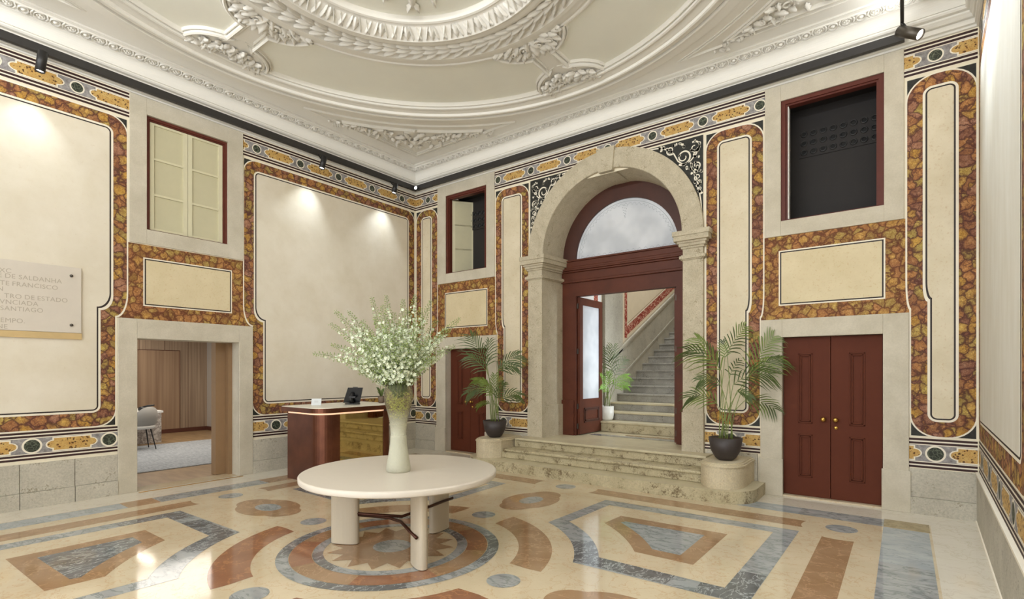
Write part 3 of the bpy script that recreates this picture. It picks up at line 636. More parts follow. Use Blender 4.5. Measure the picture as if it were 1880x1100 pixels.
# cartouches on the four axes
mprof = [(-.055, 5.735), (-.055, 5.690), (-.040, 5.682), (-.028, 5.688), (-.026, 5.715), (-.014, 5.715), (-.012, 5.668), (.006, 5.655), (.026, 5.668), (.028, 5.710), (.038, 5.710), (.040, 5.690), (.052, 5.692), (.055, 5.735)]
def cart(a, name):
    c, s_ = math.cos(a), math.sin(a)
    T = lambda p: (CXX + p[0] * c - p[1] * s_, CYY + p[0] * s_ + p[1] * c)
    g = MB()
    # ground plates
    g.poly([(*T(p), CZ - .0) for p in [(2.02, -.50)] + [(2.05 + .44 * math.sin(t), -.50 * math.cos(t)) for t in [PI * i / 14 for i in range(1, 14)]] + [(2.02, .50)]], 'plaster_light')
    g.poly([(*T(p), CZ - .001) for p in ((2.4, -.14), (2.95, -.14), (2.95, .14), (2.4, .14))], 'plaster_light')
    g.poly([(*T(p), CZ - .002) for p in [(3.33, -.48)] + [(3.26 - .40 * math.sin(t), -.48 * math.cos(t)) for t in [PI * i / 14 for i in range(1, 14)]] + [(3.33, .48)]], 'plaster_light')
    for sg in (-1, 1):
        path = [(2.12, .52)] + [(2.05 + .44 * math.sin(t), .52 * math.cos(t)) for t in [(.25 + (1.29 - .25) * i / 8) for i in range(9)]] + [(2.88, .15)]
        path += [(3.26 - .40 * math.sin(t), .50 * math.cos(t)) for t in [1.27 + (.1 - 1.27) * i / 8 for i in range(9)]]
        P = [T((p[0], sg * p[1])) for p in path]
        g.sweep(P, mprof, 'plaster_light', flip=sg)
    o = g.build('cartouche_moulding', ceil)
    r = MB(); rr = random.Random(int(a * 100) + 5)
    def L(p, ang, ln, w, h=.05, lobes=3): x, y = T(p); leaf(r, x, y, ang + a, ln, w, CZ - .005, h, .6, lobes=lobes)
    def Sc(p, ang, rad_, sg, th=.016): x, y = T(p); scroll(r, x, y, ang + a, rad_, 1.25, CZ - .015, th, sg)
    for sg in (-1, 1):
        Sc((2.24, sg * .10), PI / 2 * sg, .075, sg); Sc((2.25, sg * .26), -PI / 2 * sg, .06, -sg)
        for (p, an, ln, w) in (((2.14, .02), .5, .16, .08), ((2.16, .14), 1.0, .17, .08), ((2.16, .26), 1.35, .15, .08), ((2.13, .36), 1.5, .14, .07), ((2.26, .06), .7, .16, .09), ((2.28, .18), 1.1, .15, .08),
                              ((2.22, .30), .9, .13, .07), ((2.34, .05), .3, .10, .08), ((2.32, .14), .8, .10, .07), ((2.10, .20), 1.2, .12, .06), ((2.12, .42), 1.9, .09, .05), ((2.34, .22), .2, .09, .06)):
            L((p[0], sg * p[1]), sg * an, ln, w)
    L((2.20, 0), 0, .22, .13, .06)
    r.build('inner_leaf_relief', o)
    r = MB()
    for sg in (-1, 1):
        for q in range(22):
            t = q / 21; rho = 3.05 + .06 * (q % 3) + .07 * t * t * 2; tau = .04 + .36 * t
            L((rho + rr.uniform(-.03, .03), sg * tau), rr.uniform(-1.2, 1.6) * sg + (0 if q % 2 else PI * .8), rr.uniform(.09, .13), rr.uniform(.05, .08), .055)
        Sc((3.16, sg * .12), 0, .06, sg); Sc((3.2, sg * .27), PI, .05, -sg)
    L((3.0, 0), 0, .2, .13, .06)
    r.build('outer_leaf_relief', o)
for i in range(4): cart(i * PI / 2, i)
# corner spandrels
for (sx, sy) in ((-1, 1), (1, 1), (1, -1), (-1, -1)):
    T = lambda p: (CXX + sx * p[0], CYY + sy * p[1])
    k = CXX - .70; kk = CXX - .80; g = MB()
    for (e, r_, h) in ((k, 3.93, .026), (kk, 4.10, .042)):
        m = math.sqrt(r_ * r_ - e * e); a0 = math.atan2(m, e)
        path = [(e, m), (e, e), (m, e)] + [(r_ * math.cos(a), r_ * math.sin(a)) for a in [(PI / 2 - a0) + (2 * a0 - PI / 2) * i / 24 for i in range(1, 24)]]
        g.sweep([T(p) for p in path], [(-.022, CZ + .002), (-.020, CZ - h * .6), (-.010, CZ - h * .6), (-.010, CZ - h * .1), (-.004, CZ - h * .1), (-.003, CZ - h), (.010, CZ - h - .004), (.018, CZ - h), (.020, CZ + .002)], 'plaster_light', closed=True)
    o = g.build('corner_panel_moulding', ceil)
    r = MB(); rr = random.Random(11)
    def L(p, ang, ln, w, h=.05, lobes=3):
        x, y = T(p); an = math.atan2(sy * math.sin(ang), sx * math.cos(ang)); leaf(r, x, y, an, ln, w, CZ - .005, h, .6, lobes=lobes)
    for mir in (0, 1):
        M_ = (lambda p, a: (p, a)) if not mir else (lambda p, a: ((p[1], p[0]), PI / 2 - a))
        for q in range(40):
            t = q / 39; ang = rad(45) + rad(19) * t; rmax = (kk - .05) / max(math.cos(ang), math.sin(ang)) if mir == 0 else (kk - .05) / max(math.cos(ang), math.sin(ang))
            rmax = (kk - .06) / math.sin(ang); rmin = 4.17
            if rmax < rmin + .02: rmax = rmin + .02
            rho = rmin + (rmax - rmin) * ((q * .618) % 1.0)
            p, an = M_((rho * math.cos(ang), rho * math.sin(ang)), ang + rr.uniform(-1.3, 1.3) + (PI if q % 3 == 0 else 0)); L(p, an, rr.uniform(.08, .15) * (1.2 - .5 * t), rr.uniform(.06, .09) * (1.1 - .4 * t), .05)
        for (rho, da, rd) in ((4.3, 6, .07), (4.36, 10, .055), (4.27, 13, .045), (4.5, 3, .05)):
            ang = rad(45 + da); p, an = M_((rho * math.cos(ang), rho * math.sin(ang)), ang); x, y = T(p); scroll(r, x, y, an, rd, 1.2, CZ - .012, .014, 1 if mir else -1)
    L((3.32, 3.32), PI * 1.25, .28, .2, .06)
    r.build('corner_leaf_relief', o)
# small figure group in the middle field
fg = MB()
for (px, py, a, L_, w) in ((.0, -.0, .4, .4, .2), (.0, .1, 1.6, .4, .18), (.1, 0, 2.9, .45, .2), (0, -.1, 4.2, .4, .18), (0, 0, 5.3, .4, .2)): leaf(fg, CXX + px, CYY + py, a, L_, w, CZ + .05, .07, .5)
for (r_, an, dirn, L_, w) in ((.80, 128, 128, .36, .12), (1.08, 128, 100, .14, .06), (1.08, 128, 160, .16, .06), (1.00, 116, 105, .15, .05), (.98, 144, 150, .14, .05), (.8, 118, 100, .2, .09), (.85, 138, 160, .2, .08)):
    leaf(fg, CXX + r_ * math.cos(rad(an)), CYY + r_ * math.sin(rad(an)), rad(dirn), L_, w, CZ + .05, .05, .5, lobes=2)
fg.build('centre_relief', ceil)

# ---------------------------------------------------------------- window openings
def winframe(mb, P, a0, a1, z0, z1, w, d0, d1, mat):
    """moulded frame inside an opening; P maps (s, out, z)"""
    for (x0, x1, y0, y1) in ((a0, a0 + w, z0, z1), (a1 - w, a1, z0, z1), (a0 + w, a1 - w, z1 - w, z1), (a0 + w, a1 - w, z0, z0 + .014)): mb.box((x0, d0, y0), (x1, d1, y1), mat)
    v = w * .45
    for (x0, x1, y0, y1) in ((a0 + w, a0 + w + v, z0 + .014, z1 - w), (a1 - w - v, a1 - w, z0 + .014, z1 - w), (a0 + w + v, a1 - w - v, z1 - w - v, z1 - w)): mb.box((x0, d0, y0), (x1, d1 - .02, y1), mat)
def surround(mb, a0, a1, z0, z1, o, out=.018, mat='limestone'):
    """stone border around opening o=(a0,a1,z0,z1)"""
    for (x0, x1, y0, y1) in ((a0, o[0], z0, z1), (o[1], a1, z0, z1), (o[0], o[1], o[3], z1), (o[0], o[1], z0, o[2])):
        if y1 - y0 > .001: mb.box((x0, 0, y0), (x1, out, y1), mat)
def shutter_leaf(mbf, a0, a1, z0, z1, d, th=.03):
    st = .055 * min(1, (a1 - a0) / .45)
    mbf.box((a0, d, z0), (a0 + st, d + th, z1), 'shutter'); mbf.box((a1 - st, d, z0), (a1, d + th, z1), 'shutter')
    zz = [z0, z0 + (z1 - z0) / 3, z0 + 2 * (z1 - z0) / 3, z1]
    mbf.box((a0 + st, d, z0), (a1 - st, d + th, z0 + .03), 'shutter'); mbf.box((a0 + st, d, z1 - .03), (a1 - st, d + th, z1), 'shutter')
    for z in zz[1:3]: mbf.box((a0 + st, d, z - .014), (a1 - st, d + th, z + .014), 'shutter')
    mbf.box((a0 + st, d, z0 + .03), (a1 - st, d + th * .35, z1 - .03), 'shutter_panel')
# window 1: left wall, closed shutters
w1 = thing('window_1', (0, -4.284, 3.5)); struct(w1)
TL = lambda s, o, z: (o, s, z); TBk = lambda s, o, z: (s, -o, z)
m = MB(TL); surround(m, -5.003, -3.54, 3.30, 5.262, wL); m.build('stone_surround', w1, .004)
m = MB(TL); winframe(m, None, *wL, .035, -.10, -.02, 'frame_paint')
m.box((wL[0] - .02, -.2, wL[2] - .02), (wL[1] + .02, 0, wL[2]), 'limestone'); m.box((wL[0] - .02, -.2, wL[3]), (wL[1] + .02, 0, wL[3] + .02), 'limestone')
m.box((wL[0] - .02, -.2, wL[2]), (wL[0], 0, wL[3]), 'limestone'); m.box((wL[1], -.2, wL[2]), (wL[1] + .02, 0, wL[3]), 'limestone'); m.build('window_frame', w1)
for (a, b) in ((wL[0] + .052, -4.287), (-4.281, wL[1] - .052)):
    m = MB(TL); shutter_leaf(m, a, b, wL[2] + .02, wL[3] - .055, -.085); m.build('shutter', w1)
m = MB(TL); m.box((wL[0], -.13, wL[2]), (wL[1], -.12, wL[3]), 'dark_void'); m.build('backing', w1)
for i, (o, sx, name) in enumerate(((wB1, (.655, 2.125), 'window_2'), (wB2, (6.67, 8.115), 'window_3'))):
    w = thing(name, ((o[0] + o[1]) / 2, 0, 3.5)); struct(w)
    m = MB(TBk); surround(m, sx[0], sx[1], 3.33, 5.262, o); m.build('stone_surround', w, .004)
    m = MB(TBk); winframe(m, None, *o, .05, -.12, -.005, 'frame_paint'); m.build('window_frame', w)
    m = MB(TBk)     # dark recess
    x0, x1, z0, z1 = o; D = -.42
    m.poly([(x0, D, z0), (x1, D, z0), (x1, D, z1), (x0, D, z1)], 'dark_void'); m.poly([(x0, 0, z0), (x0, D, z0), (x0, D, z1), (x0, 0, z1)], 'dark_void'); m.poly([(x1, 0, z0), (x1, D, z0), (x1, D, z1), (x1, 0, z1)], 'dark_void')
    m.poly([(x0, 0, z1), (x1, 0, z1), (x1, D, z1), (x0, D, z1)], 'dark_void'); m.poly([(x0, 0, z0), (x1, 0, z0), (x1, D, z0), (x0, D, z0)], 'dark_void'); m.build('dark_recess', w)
    v = MB(TBk); gx0, gx1 = (x0 + .30, x1 - .10) if i == 0 else (x0 + .17, x1 - .02); gz0, gz1 = 4.42, 4.79
    gx0 = x1 - .93 if i else x1 - .93; gx1 = x1 - .04
    v.box((gx0, D, gz0), (gx1, D + .012, gz1), 'dark_void')
    for r in range(3):
        for c_ in range(8):
            cxx = gx0 + .06 + (gx1 - gx0 - .12) * c_ / 7; czz = gz0 + .065 + (gz1 - gz0 - .13) * r / 2; N = 12; vs = []
            for j in range(N):
                q = 2 * PI * j / N; vs += [(cxx + .042 * math.cos(q), D + .013, czz + .042 * math.sin(q)), (cxx + .032 * math.cos(q), D + .034, czz + .032 * math.sin(q)), (cxx + .026 * math.cos(q), D + .014, czz + .026 * math.sin(q))]
            v.add(vs, [f for j in range(N) for f in ((3 * j, 3 * ((j + 1) % N), 3 * ((j + 1) % N) + 1, 3 * j + 1), (3 * j + 1, 3 * ((j + 1) % N) + 1, 3 * ((j + 1) % N) + 2, 3 * j + 2))], 'spot_black', True)
            v.poly([(cxx + .026 * math.cos(2 * PI * j / N), D + .0135, czz + .026 * math.sin(2 * PI * j / N)) for j in range(N)], 'dark_hole')
    v.build('vent_grille', w)
    if i == 0:
        m = MB(lambda s, o_, z: (.955 + (s) * math.cos(rad(52)) - o_ * math.sin(rad(52)), .10 + s * math.sin(rad(52)) + o_ * math.cos(rad(52)), z)); shutter_leaf(m, 0, .44, 3.545, 4.98, -.015); m.build('shutter', w)
        m = MB(); m.tube([(1.0, .08, 4.985), (1.05, .1, 4.99), (1.13, .1, 4.97)], .018, 'steel'); m.build('shutter_stay', w)
    else:
        m = MB(TBk); m.box((x0 + .078, -.11, z0 + .02), (x0 + .088, -.005, z1 - .09), 'white'); m.build('seal_strip', w)

# ---------------------------------------------------------------- doors
d1 = struct(thing('door_1', (0, -4.26, 0)))
m = MB(TL); surround(m, -5.131, -3.396, 0, 2.29, dL, .03, 'limestone'); m.build('stone_surround', d1, .005)
m = MB(); m.box((-.30, -3.604, 0), (.0, -3.58, 2.03), 'limestone'); m.box((-.30, -4.95, 0), (0, -4.92, 2.03), 'limestone'); m.box((-.30, -4.95, 2.03), (0, -3.58, 2.06), 'limestone')
m.poly([(.03, -4.92, .001), (.03, -3.604, .001), (-.3, -3.604, .001), (-.3, -4.92, .001)], 'f_cream'); m.build('door_reveal', d1)
m = MB(); m.box((-.46, -3.80, .002), (-.31, -3.58, 2.06), 'tan_panel'); m.box((-.31, -3.66, .002), (-.20, -3.605, 2.03), 'tan_panel'); m.build('sliding_door_edge', d1)
m = MB(); m.box((.10, -4.93, .0), (.125, -3.59, .006), 'brass'); m.build('brass_threshold', d1)
for nm, o, sl in (('door_2', dB1, .18), ('door_3', dB2, .18)):
    d = struct(thing(nm, ((o[0] + o[1]) / 2, 0, 0))); e = .265
    m = MB(TBk); surround(m, o[0] - .25, o[1] + .24, 0, 2.26, o, .022)
    m.box((o[0] - .27, 0, 0), (o[0] + .012, .05, .47), 'limestone'); m.box((o[1] - .012, 0, 0), (o[1] + .255, .05, .47), 'limestone'); m.build('stone_surround', d, .005)
    m = MB(TBk); m.box((o[0] - .03, -.2, 0), (o[0], 0, 2.03), 'limestone'); m.box((o[1], -.2, 0), (o[1] + .03, 0, 2.03), 'limestone'); m.box((o[0] - .03, -.2, 2.03), (o[1] + .03, 0, 2.06), 'limestone')
    m.box((o[0], -.2, 0), (o[1], .02, .02), 'f_cream'); m.build('door_reveal', d)
    m = MB(TBk); m.box((o[0] - .03, -.24, 0), (o[1] + .03, -.20, 2.06), 'wood_dark'); m.build('door_leak_backing', d)  # added dark sheet, blocks outside light leaking through the gap between leaves
    mid = (o[0] + o[1]) / 2; dy = -.13 if nm == 'door_2' else -.06
    for s_, (a, b) in enumerate(((o[0] + .004, mid - .003), (mid + .003, o[1] - .004))):
        m = MB(TBk); m.box((a, dy - .04, .022), (b, dy, 2.026), 'door_paint')
        pa = a + .16; pb = b - .16
        if s_ == 0: pb = b - .19; pa = a + .17
        else: pa = a + .19; pb = b - .17
        for (z0, z1) in ((.26, .80), (.94, 1.82)):
            for (q, h) in ((0, .010), (.022, .016)):
                for (x0, x1, y0, y1) in ((pa + q, pa + q + .016, z0 + q, z1 - q), (pb - q - .016, pb - q, z0 + q, z1 - q), (pa + q, pb - q, z0 + q, z0 + q + .016), (pa + q, pb - q, z1 - q - .016, z1 - q)): m.box((x0, dy, y0), (x1, dy + h, y1), 'door_paint')
        lf = m.build('door_leaf', d, .003)
        kx = (mid - .075) if s_ == 0 else (mid + .055)
        m = MB(); m.lathe([(.001, 0), (.024, 0), (.026, .006), (.012, .010), (.011, .03), (.024, .038), (.03, .05), (.026, .064), (.012, .072), (.001, .073)], (0, 0, 0), 'brass', 16)
        m.v = [(kx + x, -dy - z, 1.0 + y) for x, y, z in m.v]; tag(m.build('door_knob', lf), 'round brass knob')
        if s_:
            m = MB(); m.lathe([(.001, .008), (.02, .008), (.022, 0)], (0, 0, 0), 'brass', 16); m.v = [(kx + x, -dy - z, .90 + y) for x, y, z in m.v]; m.build('lock_plate', lf)

# ---------------------------------------------------------------- arch doorway
AX, AZ = 4.40, 3.57; R1, R2 = 1.19, 1.49; TH = .462; YW = .55
d4 = struct(thing('door_4', (AX, 0, TH)))
def splay(r, d):  # radius at depth d
    return r - .05 * d / YW
ar = MB(); N = 48
vo = []; 
for i in range(N + 1):
    a = PI * i / N; c, s_ = math.cos(a), math.sin(a)
    vo += [(AX + R2 * c, .0, AZ + R2 * s_), (AX + R2 * c, -.05, AZ + R2 * s_), (AX + (R1 + .01) * c, -.05, AZ + (R1 + .01) * s_), (AX + R1 * c, -.042, AZ + R1 * s_), (AX + (R1 - .05) * c, YW + .2, AZ + (R1 - .05) * s_)]
ar.add(vo, [(5 * i + j, 5 * i + j + 1, 5 * i + 6 + j, 5 * i + 5 + j) for i in range(N) for j in range(4)], 'pier_stone', False)
# joints of the voussoirs are thin grooves; keystone
ar.build('arch_ring', d4)
ks = MB(); ks.prism([(AX - .12, AZ + R1 - .05), (AX + .12, AZ + R1 - .05), (AX + .155, AZ + R2 + .02), (AX - .155, AZ + R2 + .02)], -.085, YW + .15, 'pier_stone', ax='y'); ks.build('keystone', d4, .006)
for sg in (-1, 1):
    pr = MB(); xo = AX + sg * 1.49; xi = AX + sg * 1.205; xr = AX + sg * 1.15
    pr.add([(xo, 0, TH), (xo, -.05, TH), (xi, -.05, TH), (xr, YW + .2, TH), (xo, 0, AZ), (xo, -.05, AZ), (xi, -.05, AZ), (xr, YW + .2, AZ)], [(0, 1, 5, 4), (1, 2, 6, 5), (2, 3, 7, 6), (0, 4, 7, 3), (4, 5, 6, 7)], 'pier_stone')
    # base block slightly proud
    b0 = TH + .55
    pr.add([(xo + sg * .008, 0, TH), (xo + sg * .008, -.062, TH), (xi - sg * .012, -.062, TH), (xr - sg * .012, YW - .02, TH), (xo + sg * .008, 0, b0), (xo + sg * .008, -.062, b0), (xi - sg * .012, -.062, b0), (xr - sg * .012, YW - .02, b0)], [(0, 1, 5, 4), (1, 2, 6, 5), (2, 3, 7, 6), (4, 5, 6, 7)], 'pier_stone')
    pr.build('pier', d4, .004)
    cp = MB()
    def band(z0, z1, e):
        P = [(xo + sg * e, .0), (xo + sg * e, -.05 - e), (xi - sg * e, -.05 - e), (xr - sg * e, YW - .01), (xo, YW - .01)][::sg]
        cp.prism(P, z0, z1, 'pier_stone')
    for (z0, z1, e) in ((3.17, 3.185, .02), (3.185, 3.225, .04), (3.225, 3.24, .02), (3.33, 3.36, .02), (3.36, 3.40, .045), (3.40, 3.43, .065), (3.43, 3.50, .10), (3.50, 3.565, .115)): band(z0, z1, e)
    cp.build('capital', d4, .005)
# timber frame, transom and fanlight
wf = MB(); xl, xr = 3.511, 5.30; GC = (4.42, 3.545); GR = .915
wf.box((AX - 1.16, YW, TH), (xl, YW + .12, 3.17), 'wood'); wf.box((xr, YW, TH), (AX + 1.16, YW + .12, 3.17), 'wood')
wf.box((AX - 1.165, YW - .025, TH), (xl - .03, YW, TH + .62), 'wood'); wf.box((xr + .03, YW - .025, TH), (AX + 1.165, YW, TH + .62), 'wood')
wf.box((xl, YW, 2.91), (xr, YW + .12, 3.17), 'wood')
P = arc(AX, AZ, R1 - .02, 0, PI, 40); Qp = arc(GC[0], GC[1], GR, 0, PI, 40)
for i in range(40):
    for (y0) in (YW + .01,):
        wf.add([(P[i][0], y0, P[i][1]), (P[i + 1][0], y0, P[i + 1][1]), (Qp[i + 1][0], y0, Qp[i + 1][1]), (Qp[i][0], y0, Qp[i][1])], [(0, 1, 2, 3)], 'wood_dark')
        wf.add([(Qp[i][0], y0, Qp[i][1]), (Qp[i + 1][0], y0, Qp[i + 1][1]), (Qp[i + 1][0], y0 + .06, Qp[i + 1][1]), (Qp[i][0], y0 + .06, Qp[i][1])], [(0, 1, 2, 3)], 'wood_dark')
frm = wf.build('door_frame', d4)
ts = MB()
for (z0, z1, o) in ((3.15, 3.19, .04), (3.19, 3.33, .02), (3.33, 3.36, .05), (3.36, 3.39, .075), (3.39, 3.43, .05), (3.43, 3.52, .04), (3.52, 3.55, .06)): ts.box((AX - 1.165, YW - o, z0), (AX + 1.165, YW + .02, z1), 'wood')
ts.build('transom', frm, .006)
gl = MB(); Z0 = GC[1]; pts = arc(GC[0], GC[1], GR + .01, 0, PI, 40); gl.poly([(x, YW + .05, z) for x, z in pts], 'frost'); gl.poly([(x, YW + .058, z) for x, z in pts][::-1], 'frost')
gl.build('fanlight_glass', frm)
et = MB()
rr = random.Random(3)
for (r0, w) in ((GR - .05, .006),):
    A = arcs(r0 + w, .03, PI - .03, 40) + arcs(r0, PI - .03, .03, 40); et.poly([(GC[0] + x, YW + .047, GC[1] + y) for x, y in A], 'etch')
for i in range(150):
    a = rad(4 + 172 * i / 149); r_ = GR - .09 + .016 * math.sin(i * 1.3); x = GC[0] + r_ * math.cos(a); z = GC[1] + r_ * math.sin(a); q = rr.uniform(0, PI); h = .011
    et.poly([(x + h * math.cos(q), YW + .047, z + h * math.sin(q)), (x - .004 * math.sin(q), YW + .047, z + .004 * math.cos(q)), (x - h * math.cos(q), YW + .047, z - h * math.sin(q)), (x + .004 * math.sin(q), YW + .047, z - .004 * math.cos(q))], 'etch')
for i in range(110):
    x = GC[0] - .82 + 1.64 * i / 109; z = GC[1] + .045 + .02 * math.sin(i * .9); q = rr.uniform(0, PI); h = .010
    et.poly([(x + h * math.cos(q), YW + .047, z + h * math.sin(q)), (x - .004 * math.sin(q), YW + .047, z + .004 * math.cos(q)), (x - h * math.cos(q), YW + .047, z - h * math.sin(q)), (x + .004 * math.sin(q), YW + .047, z - .004 * math.cos(q))], 'etch')
for i in range(14):
    x = GC[0] + .0 + .05 * math.sin(i * 2.1) * (1 - i / 14); z = GC[1] + GR - .11 - i * .015; q = i * 1.1; h = .013
    et.poly([(x + h * math.cos(q), YW + .047, z + h * math.sin(q)), (x - .005 * math.sin(q), YW + .047, z + .005 * math.cos(q)), (x - h * math.cos(q), YW + .047, z - h * math.sin(q)), (x + .005 * math.sin(q), YW + .047, z - .005 * math.cos(q))], 'etch')
et.build('etched_border', frm)
# the two glazed door leaves, folded back at right angles
for sg, hx in ((1, xl + .005), (-1, xr - .005)):
    T2 = lambda s, o, z: (hx + sg * (o), YW + .06 + s, z)
    m = MB(T2); Lf = .85; z0 = TH + .015; z1 = 2.90; th = .045; st = .11
    m.box((0, 0, z0), (st, th, z1), 'wood'); m.box((Lf - st, 0, z0), (Lf, th, z1), 'wood'); m.box((st, 0, z1 - .13), (Lf - st, th, z1), 'wood'); m.box((st, 0, z0), (Lf - st, th, z0 + .62), 'wood')
    for (q, h) in ((0, .012), (.03, .02)):
        for (x0, x1, y0, y1) in ((st + .03 + q, st + .05 + q, z0 + .2 + q, z0 + .46 - q), (Lf - st - .05 - q, Lf - st - .03 - q, z0 + .2 + q, z0 + .46 - q), (st + .03 + q, Lf - st - .03 - q, z0 + .2 + q, z0 + .22 + q), (st + .03 + q, Lf - st - .03 - q, z0 + .44 - q, z0 + .46 - q)):
            m.box((x0, -h if sg > 0 else 0, y0), (x1, th + h, y1), 'wood_dark')
    lf = m.build('door_leaf', d4)
    m = MB(T2); m.box((st, th * .4, z0 + .62), (Lf - st, th * .6, z1 - .13), 'frost'); m.build('glass_pane', lf)
    m = MB(T2)
    for z in (z0 + .1, z0 + .45, 1.9, 2.7): m.box((-.02, -.01, z), (.005, .02, z + .09), 'steel')
    m.build('hinge', lf)

# ---------------------------------------------------------------- entrance steps and pedestals
st = thing('stone_steps', (AX, -.45, 0), 'three worn limestone steps with rounded lowest step leading up to the arched doorway', 'steps')
def rounded(x0, x1, y0, y1, r, n=14): return [(x1, y1)] + [(x1, y0 + r)] + arc(x1 - r, y0 + r, r, 0, -PI / 2, n)[1:] + arc(x0 + r, y0 + r, r, 1.5 * PI, PI, n) + [(x0, y1)]
m = MB(); m.prism(rounded(2.12, 6.68, -.93, -.005, .42)[::-1], 0, .154, 'step_stone', 'step_top'); m.build('lowest_step', st, .012)
m = MB(); m.box((2.76, -.60, .154), (6.04, 0, .285), 'step_stone'); m.box((2.80, -.64, .27), (6.04, 0, .308), 'step_stone'); m.build('middle_step', st, .012)
m = MB(); m.box((2.80, -.30, .308), (6.04, -.035, .44), 'step_stone'); m.box((2.84, -.34, .425), (6.02, -.035, TH), 'step_top'); m.box((3.12, -.036, .30), (5.66, YW + .12, TH), 'step_top'); m.build('top_step', st, .010)
for sg, nm, lab in ((-1, 'stone_pedestal', 'low round-fronted limestone pedestal on the left of the steps, carrying a potted palm'), (1, 'stone_pedestal', 'low round-fronted limestone pedestal on the right of the steps, carrying a potted palm')):
    cx0 = AX + sg * 1.93
    def dsh(e): 
        xm = cx0 - sg * .04; rx = .255 + e
        P = [(xm + sg * rx, -.03), (xm + sg * rx, -.52)] + [(xm + rx * sg * math.cos(t), -.52 - (.33 + e) * math.sin(t)) for t in [PI / 2 * 1.62 * i / 16 for i in range(1, 17)]]
        P += [(xm - sg * rx, -.52 - .10), (xm - sg * rx, -.03)]
        return P[::-sg]
    m = MB(); m.prism(dsh(0), .155, .42, 'pedestal_stone'); o = m.build('pedestal_body', None, .006)
    p = thing('stone_pedestal', (cx0, -.5, .155), lab, 'pedestal'); o.parent = p; o.matrix_parent_inverse = Matrix.Translation(-Vector(p.location))
    m = MB(); m.prism(dsh(.012), .42, .435, 'pedestal_stone'); m.prism(dsh(-.006), .435, .452, 'pedestal_stone'); m.prism(dsh(-.03), .452, .465, 'pedestal_stone'); m.build('pedestal_cap', p, .005)

# ---------------------------------------------------------------- stair hall beyond the arch
sh = MB()
sh.poly([(2.3, YW + .1, TH - .003), (7.5, YW + .1, TH - .003), (7.5, 1.6, TH - .003), (2.3, 1.6, TH - .003)], 'step_top')
sh.poly([(3.64, .8, TH - .001), (5.3, .8, TH - .001), (5.3, 1.0, TH - .001), (3.64, 1.0, TH - .001)], 'f_grey')
sh.poly([(4.2, 1.05, TH - .0005), (5.3, 1.05, TH - .0005), (5.3, 1.17, TH - .0005), (4.2, 1.17, TH - .0005)], 'f_tan')
struct(sh.build('floor'))
SX = 3.36
sw = Wall('w', lambda s, o, z: (SX + o, s, z))
sw.base(.70, 9, 0, 6.6, [], 'stair_cream')
sl = .475
P0 = 2.87; z0 = 2.31
def slope(z, s0, s1, h, lev, mat, ds=0):  # parallelogram above line starting at (P0,z)
    sw.lay([(s0, z + (s0 - P0) * sl), (s1, z + (s1 - P0) * sl), (s1, z + (s1 - P0) * sl + h), (s0, z + (s0 - P0) * sl + h)], lev, mat)
slope(z0, P0, 8.5, .20, 2, 'red_frame'); sw.lay(rect(P0, z0, P0 + .13, 6.2), 2, 'red_frame'); slope(z0 + .20, P0 + .13, 8.5, .02, 3, 'line'); slope(z0 + .24, P0 + .16, 8.5, .012, 3, 'f_tan')
sw.lay([(P0, z0), (P0 + .13, z0), (P0 + .13, 3.2), (P0, 3.2)], 3, 'red_frame')
sw.box(1.85, 2.68, TH, 6.2, .0, .05, 'dado_grey'); sw.box(1.84, 2.2, TH, 6.2, .05, .07, 'dado_grey')
sw.lay(rect(.75, 1.2, 1.8, 6), 1, 'white'); sw.lay(rect(1.50, 2.4, 1.66, 6), 2, 'red_frame')
# stone dado that climbs with the stairs
pts = [(.75, TH - .02), (8.6, TH - .02), (8.6, z0 - .10 + (8.6 - P0) * sl), (1.9, z0 - .10 + (1.9 - P0) * sl), (.75, 1.75)]
sw.mb.prism([(a, b) for a, b in pts], 0, .03, 'dado_grey', ax='q') if False else None
sw.lay(pts, 28, 'dado_grey')
for (dz, o) in ((-.13, .07), (-.19, .05), (-.75, .045)):
    a = (2.0, z0 + dz + (2.0 - P0) * sl); b = (8.6, z0 + dz + (8.6 - P0) * sl)
    sw.mb.add([(a[0], .02, a[1]), (a[0], o, a[1]), (b[0], o, b[1]), (b[0], .02, b[1]), (a[0], .02, a[1] + .045), (a[0], o, a[1] + .045), (b[0], o, b[1] + .045), (b[0], .02, b[1] + .045)], [(0, 1, 2, 3), (4, 5, 6, 7), (1, 2, 6, 5), (0, 1, 5, 4)], 'dado_grey')
struct(sw.mb.build('wall_stair_left'))
m = MB(); m.poly([(7.5, .7, 0), (7.5, 9, 0), (7.5, 9, 6.6), (7.5, .7, 6.6)], 'stair_cream'); struct(m.build('wall_stair_right'))
m = MB(); m.poly([(SX, 9, 0), (7.5, 9, 0), (7.5, 9, 6.6), (SX, 9, 6.6)], 'stair_cream'); struct(m.build('wall_stair_back'))
m = MB(); m.poly([(SX - 1, .7, 6.6), (7.5, .7, 6.6), (7.5, 9, 6.6), (SX - 1, 9, 6.6)], 'white'); struct(m.build('ceiling'))
m = MB(); m.poly([(2.3, .72, TH), (SX, .72, TH), (SX, .72, 6.6), (2.3, .72, 6.6)], 'white'); struct(m.build('wall_stair_front'))
sc = struct(thing('stone_staircase', (5.0, 1.4, TH)), 'long straight flight of worn grey stone stairs rising beyond the arched doorway', 'staircase')
for k in range(17):
    y = 1.416 + .337 * k; z = .655 + .16 * k; mt = 'step_stone' if k < 1 else 'stair_grey'
    m = MB(); x1 = 6.4; m.box((SX + .02, y, z - (.193 if k == 0 else .16)), (x1, y + .36, z - .035), mt); m.box((SX + .02, y - .025, z - .035), (x1, y + .36, z), 'step_top' if k < 3 else 'stair_grey'); m.build('step', sc, .006)

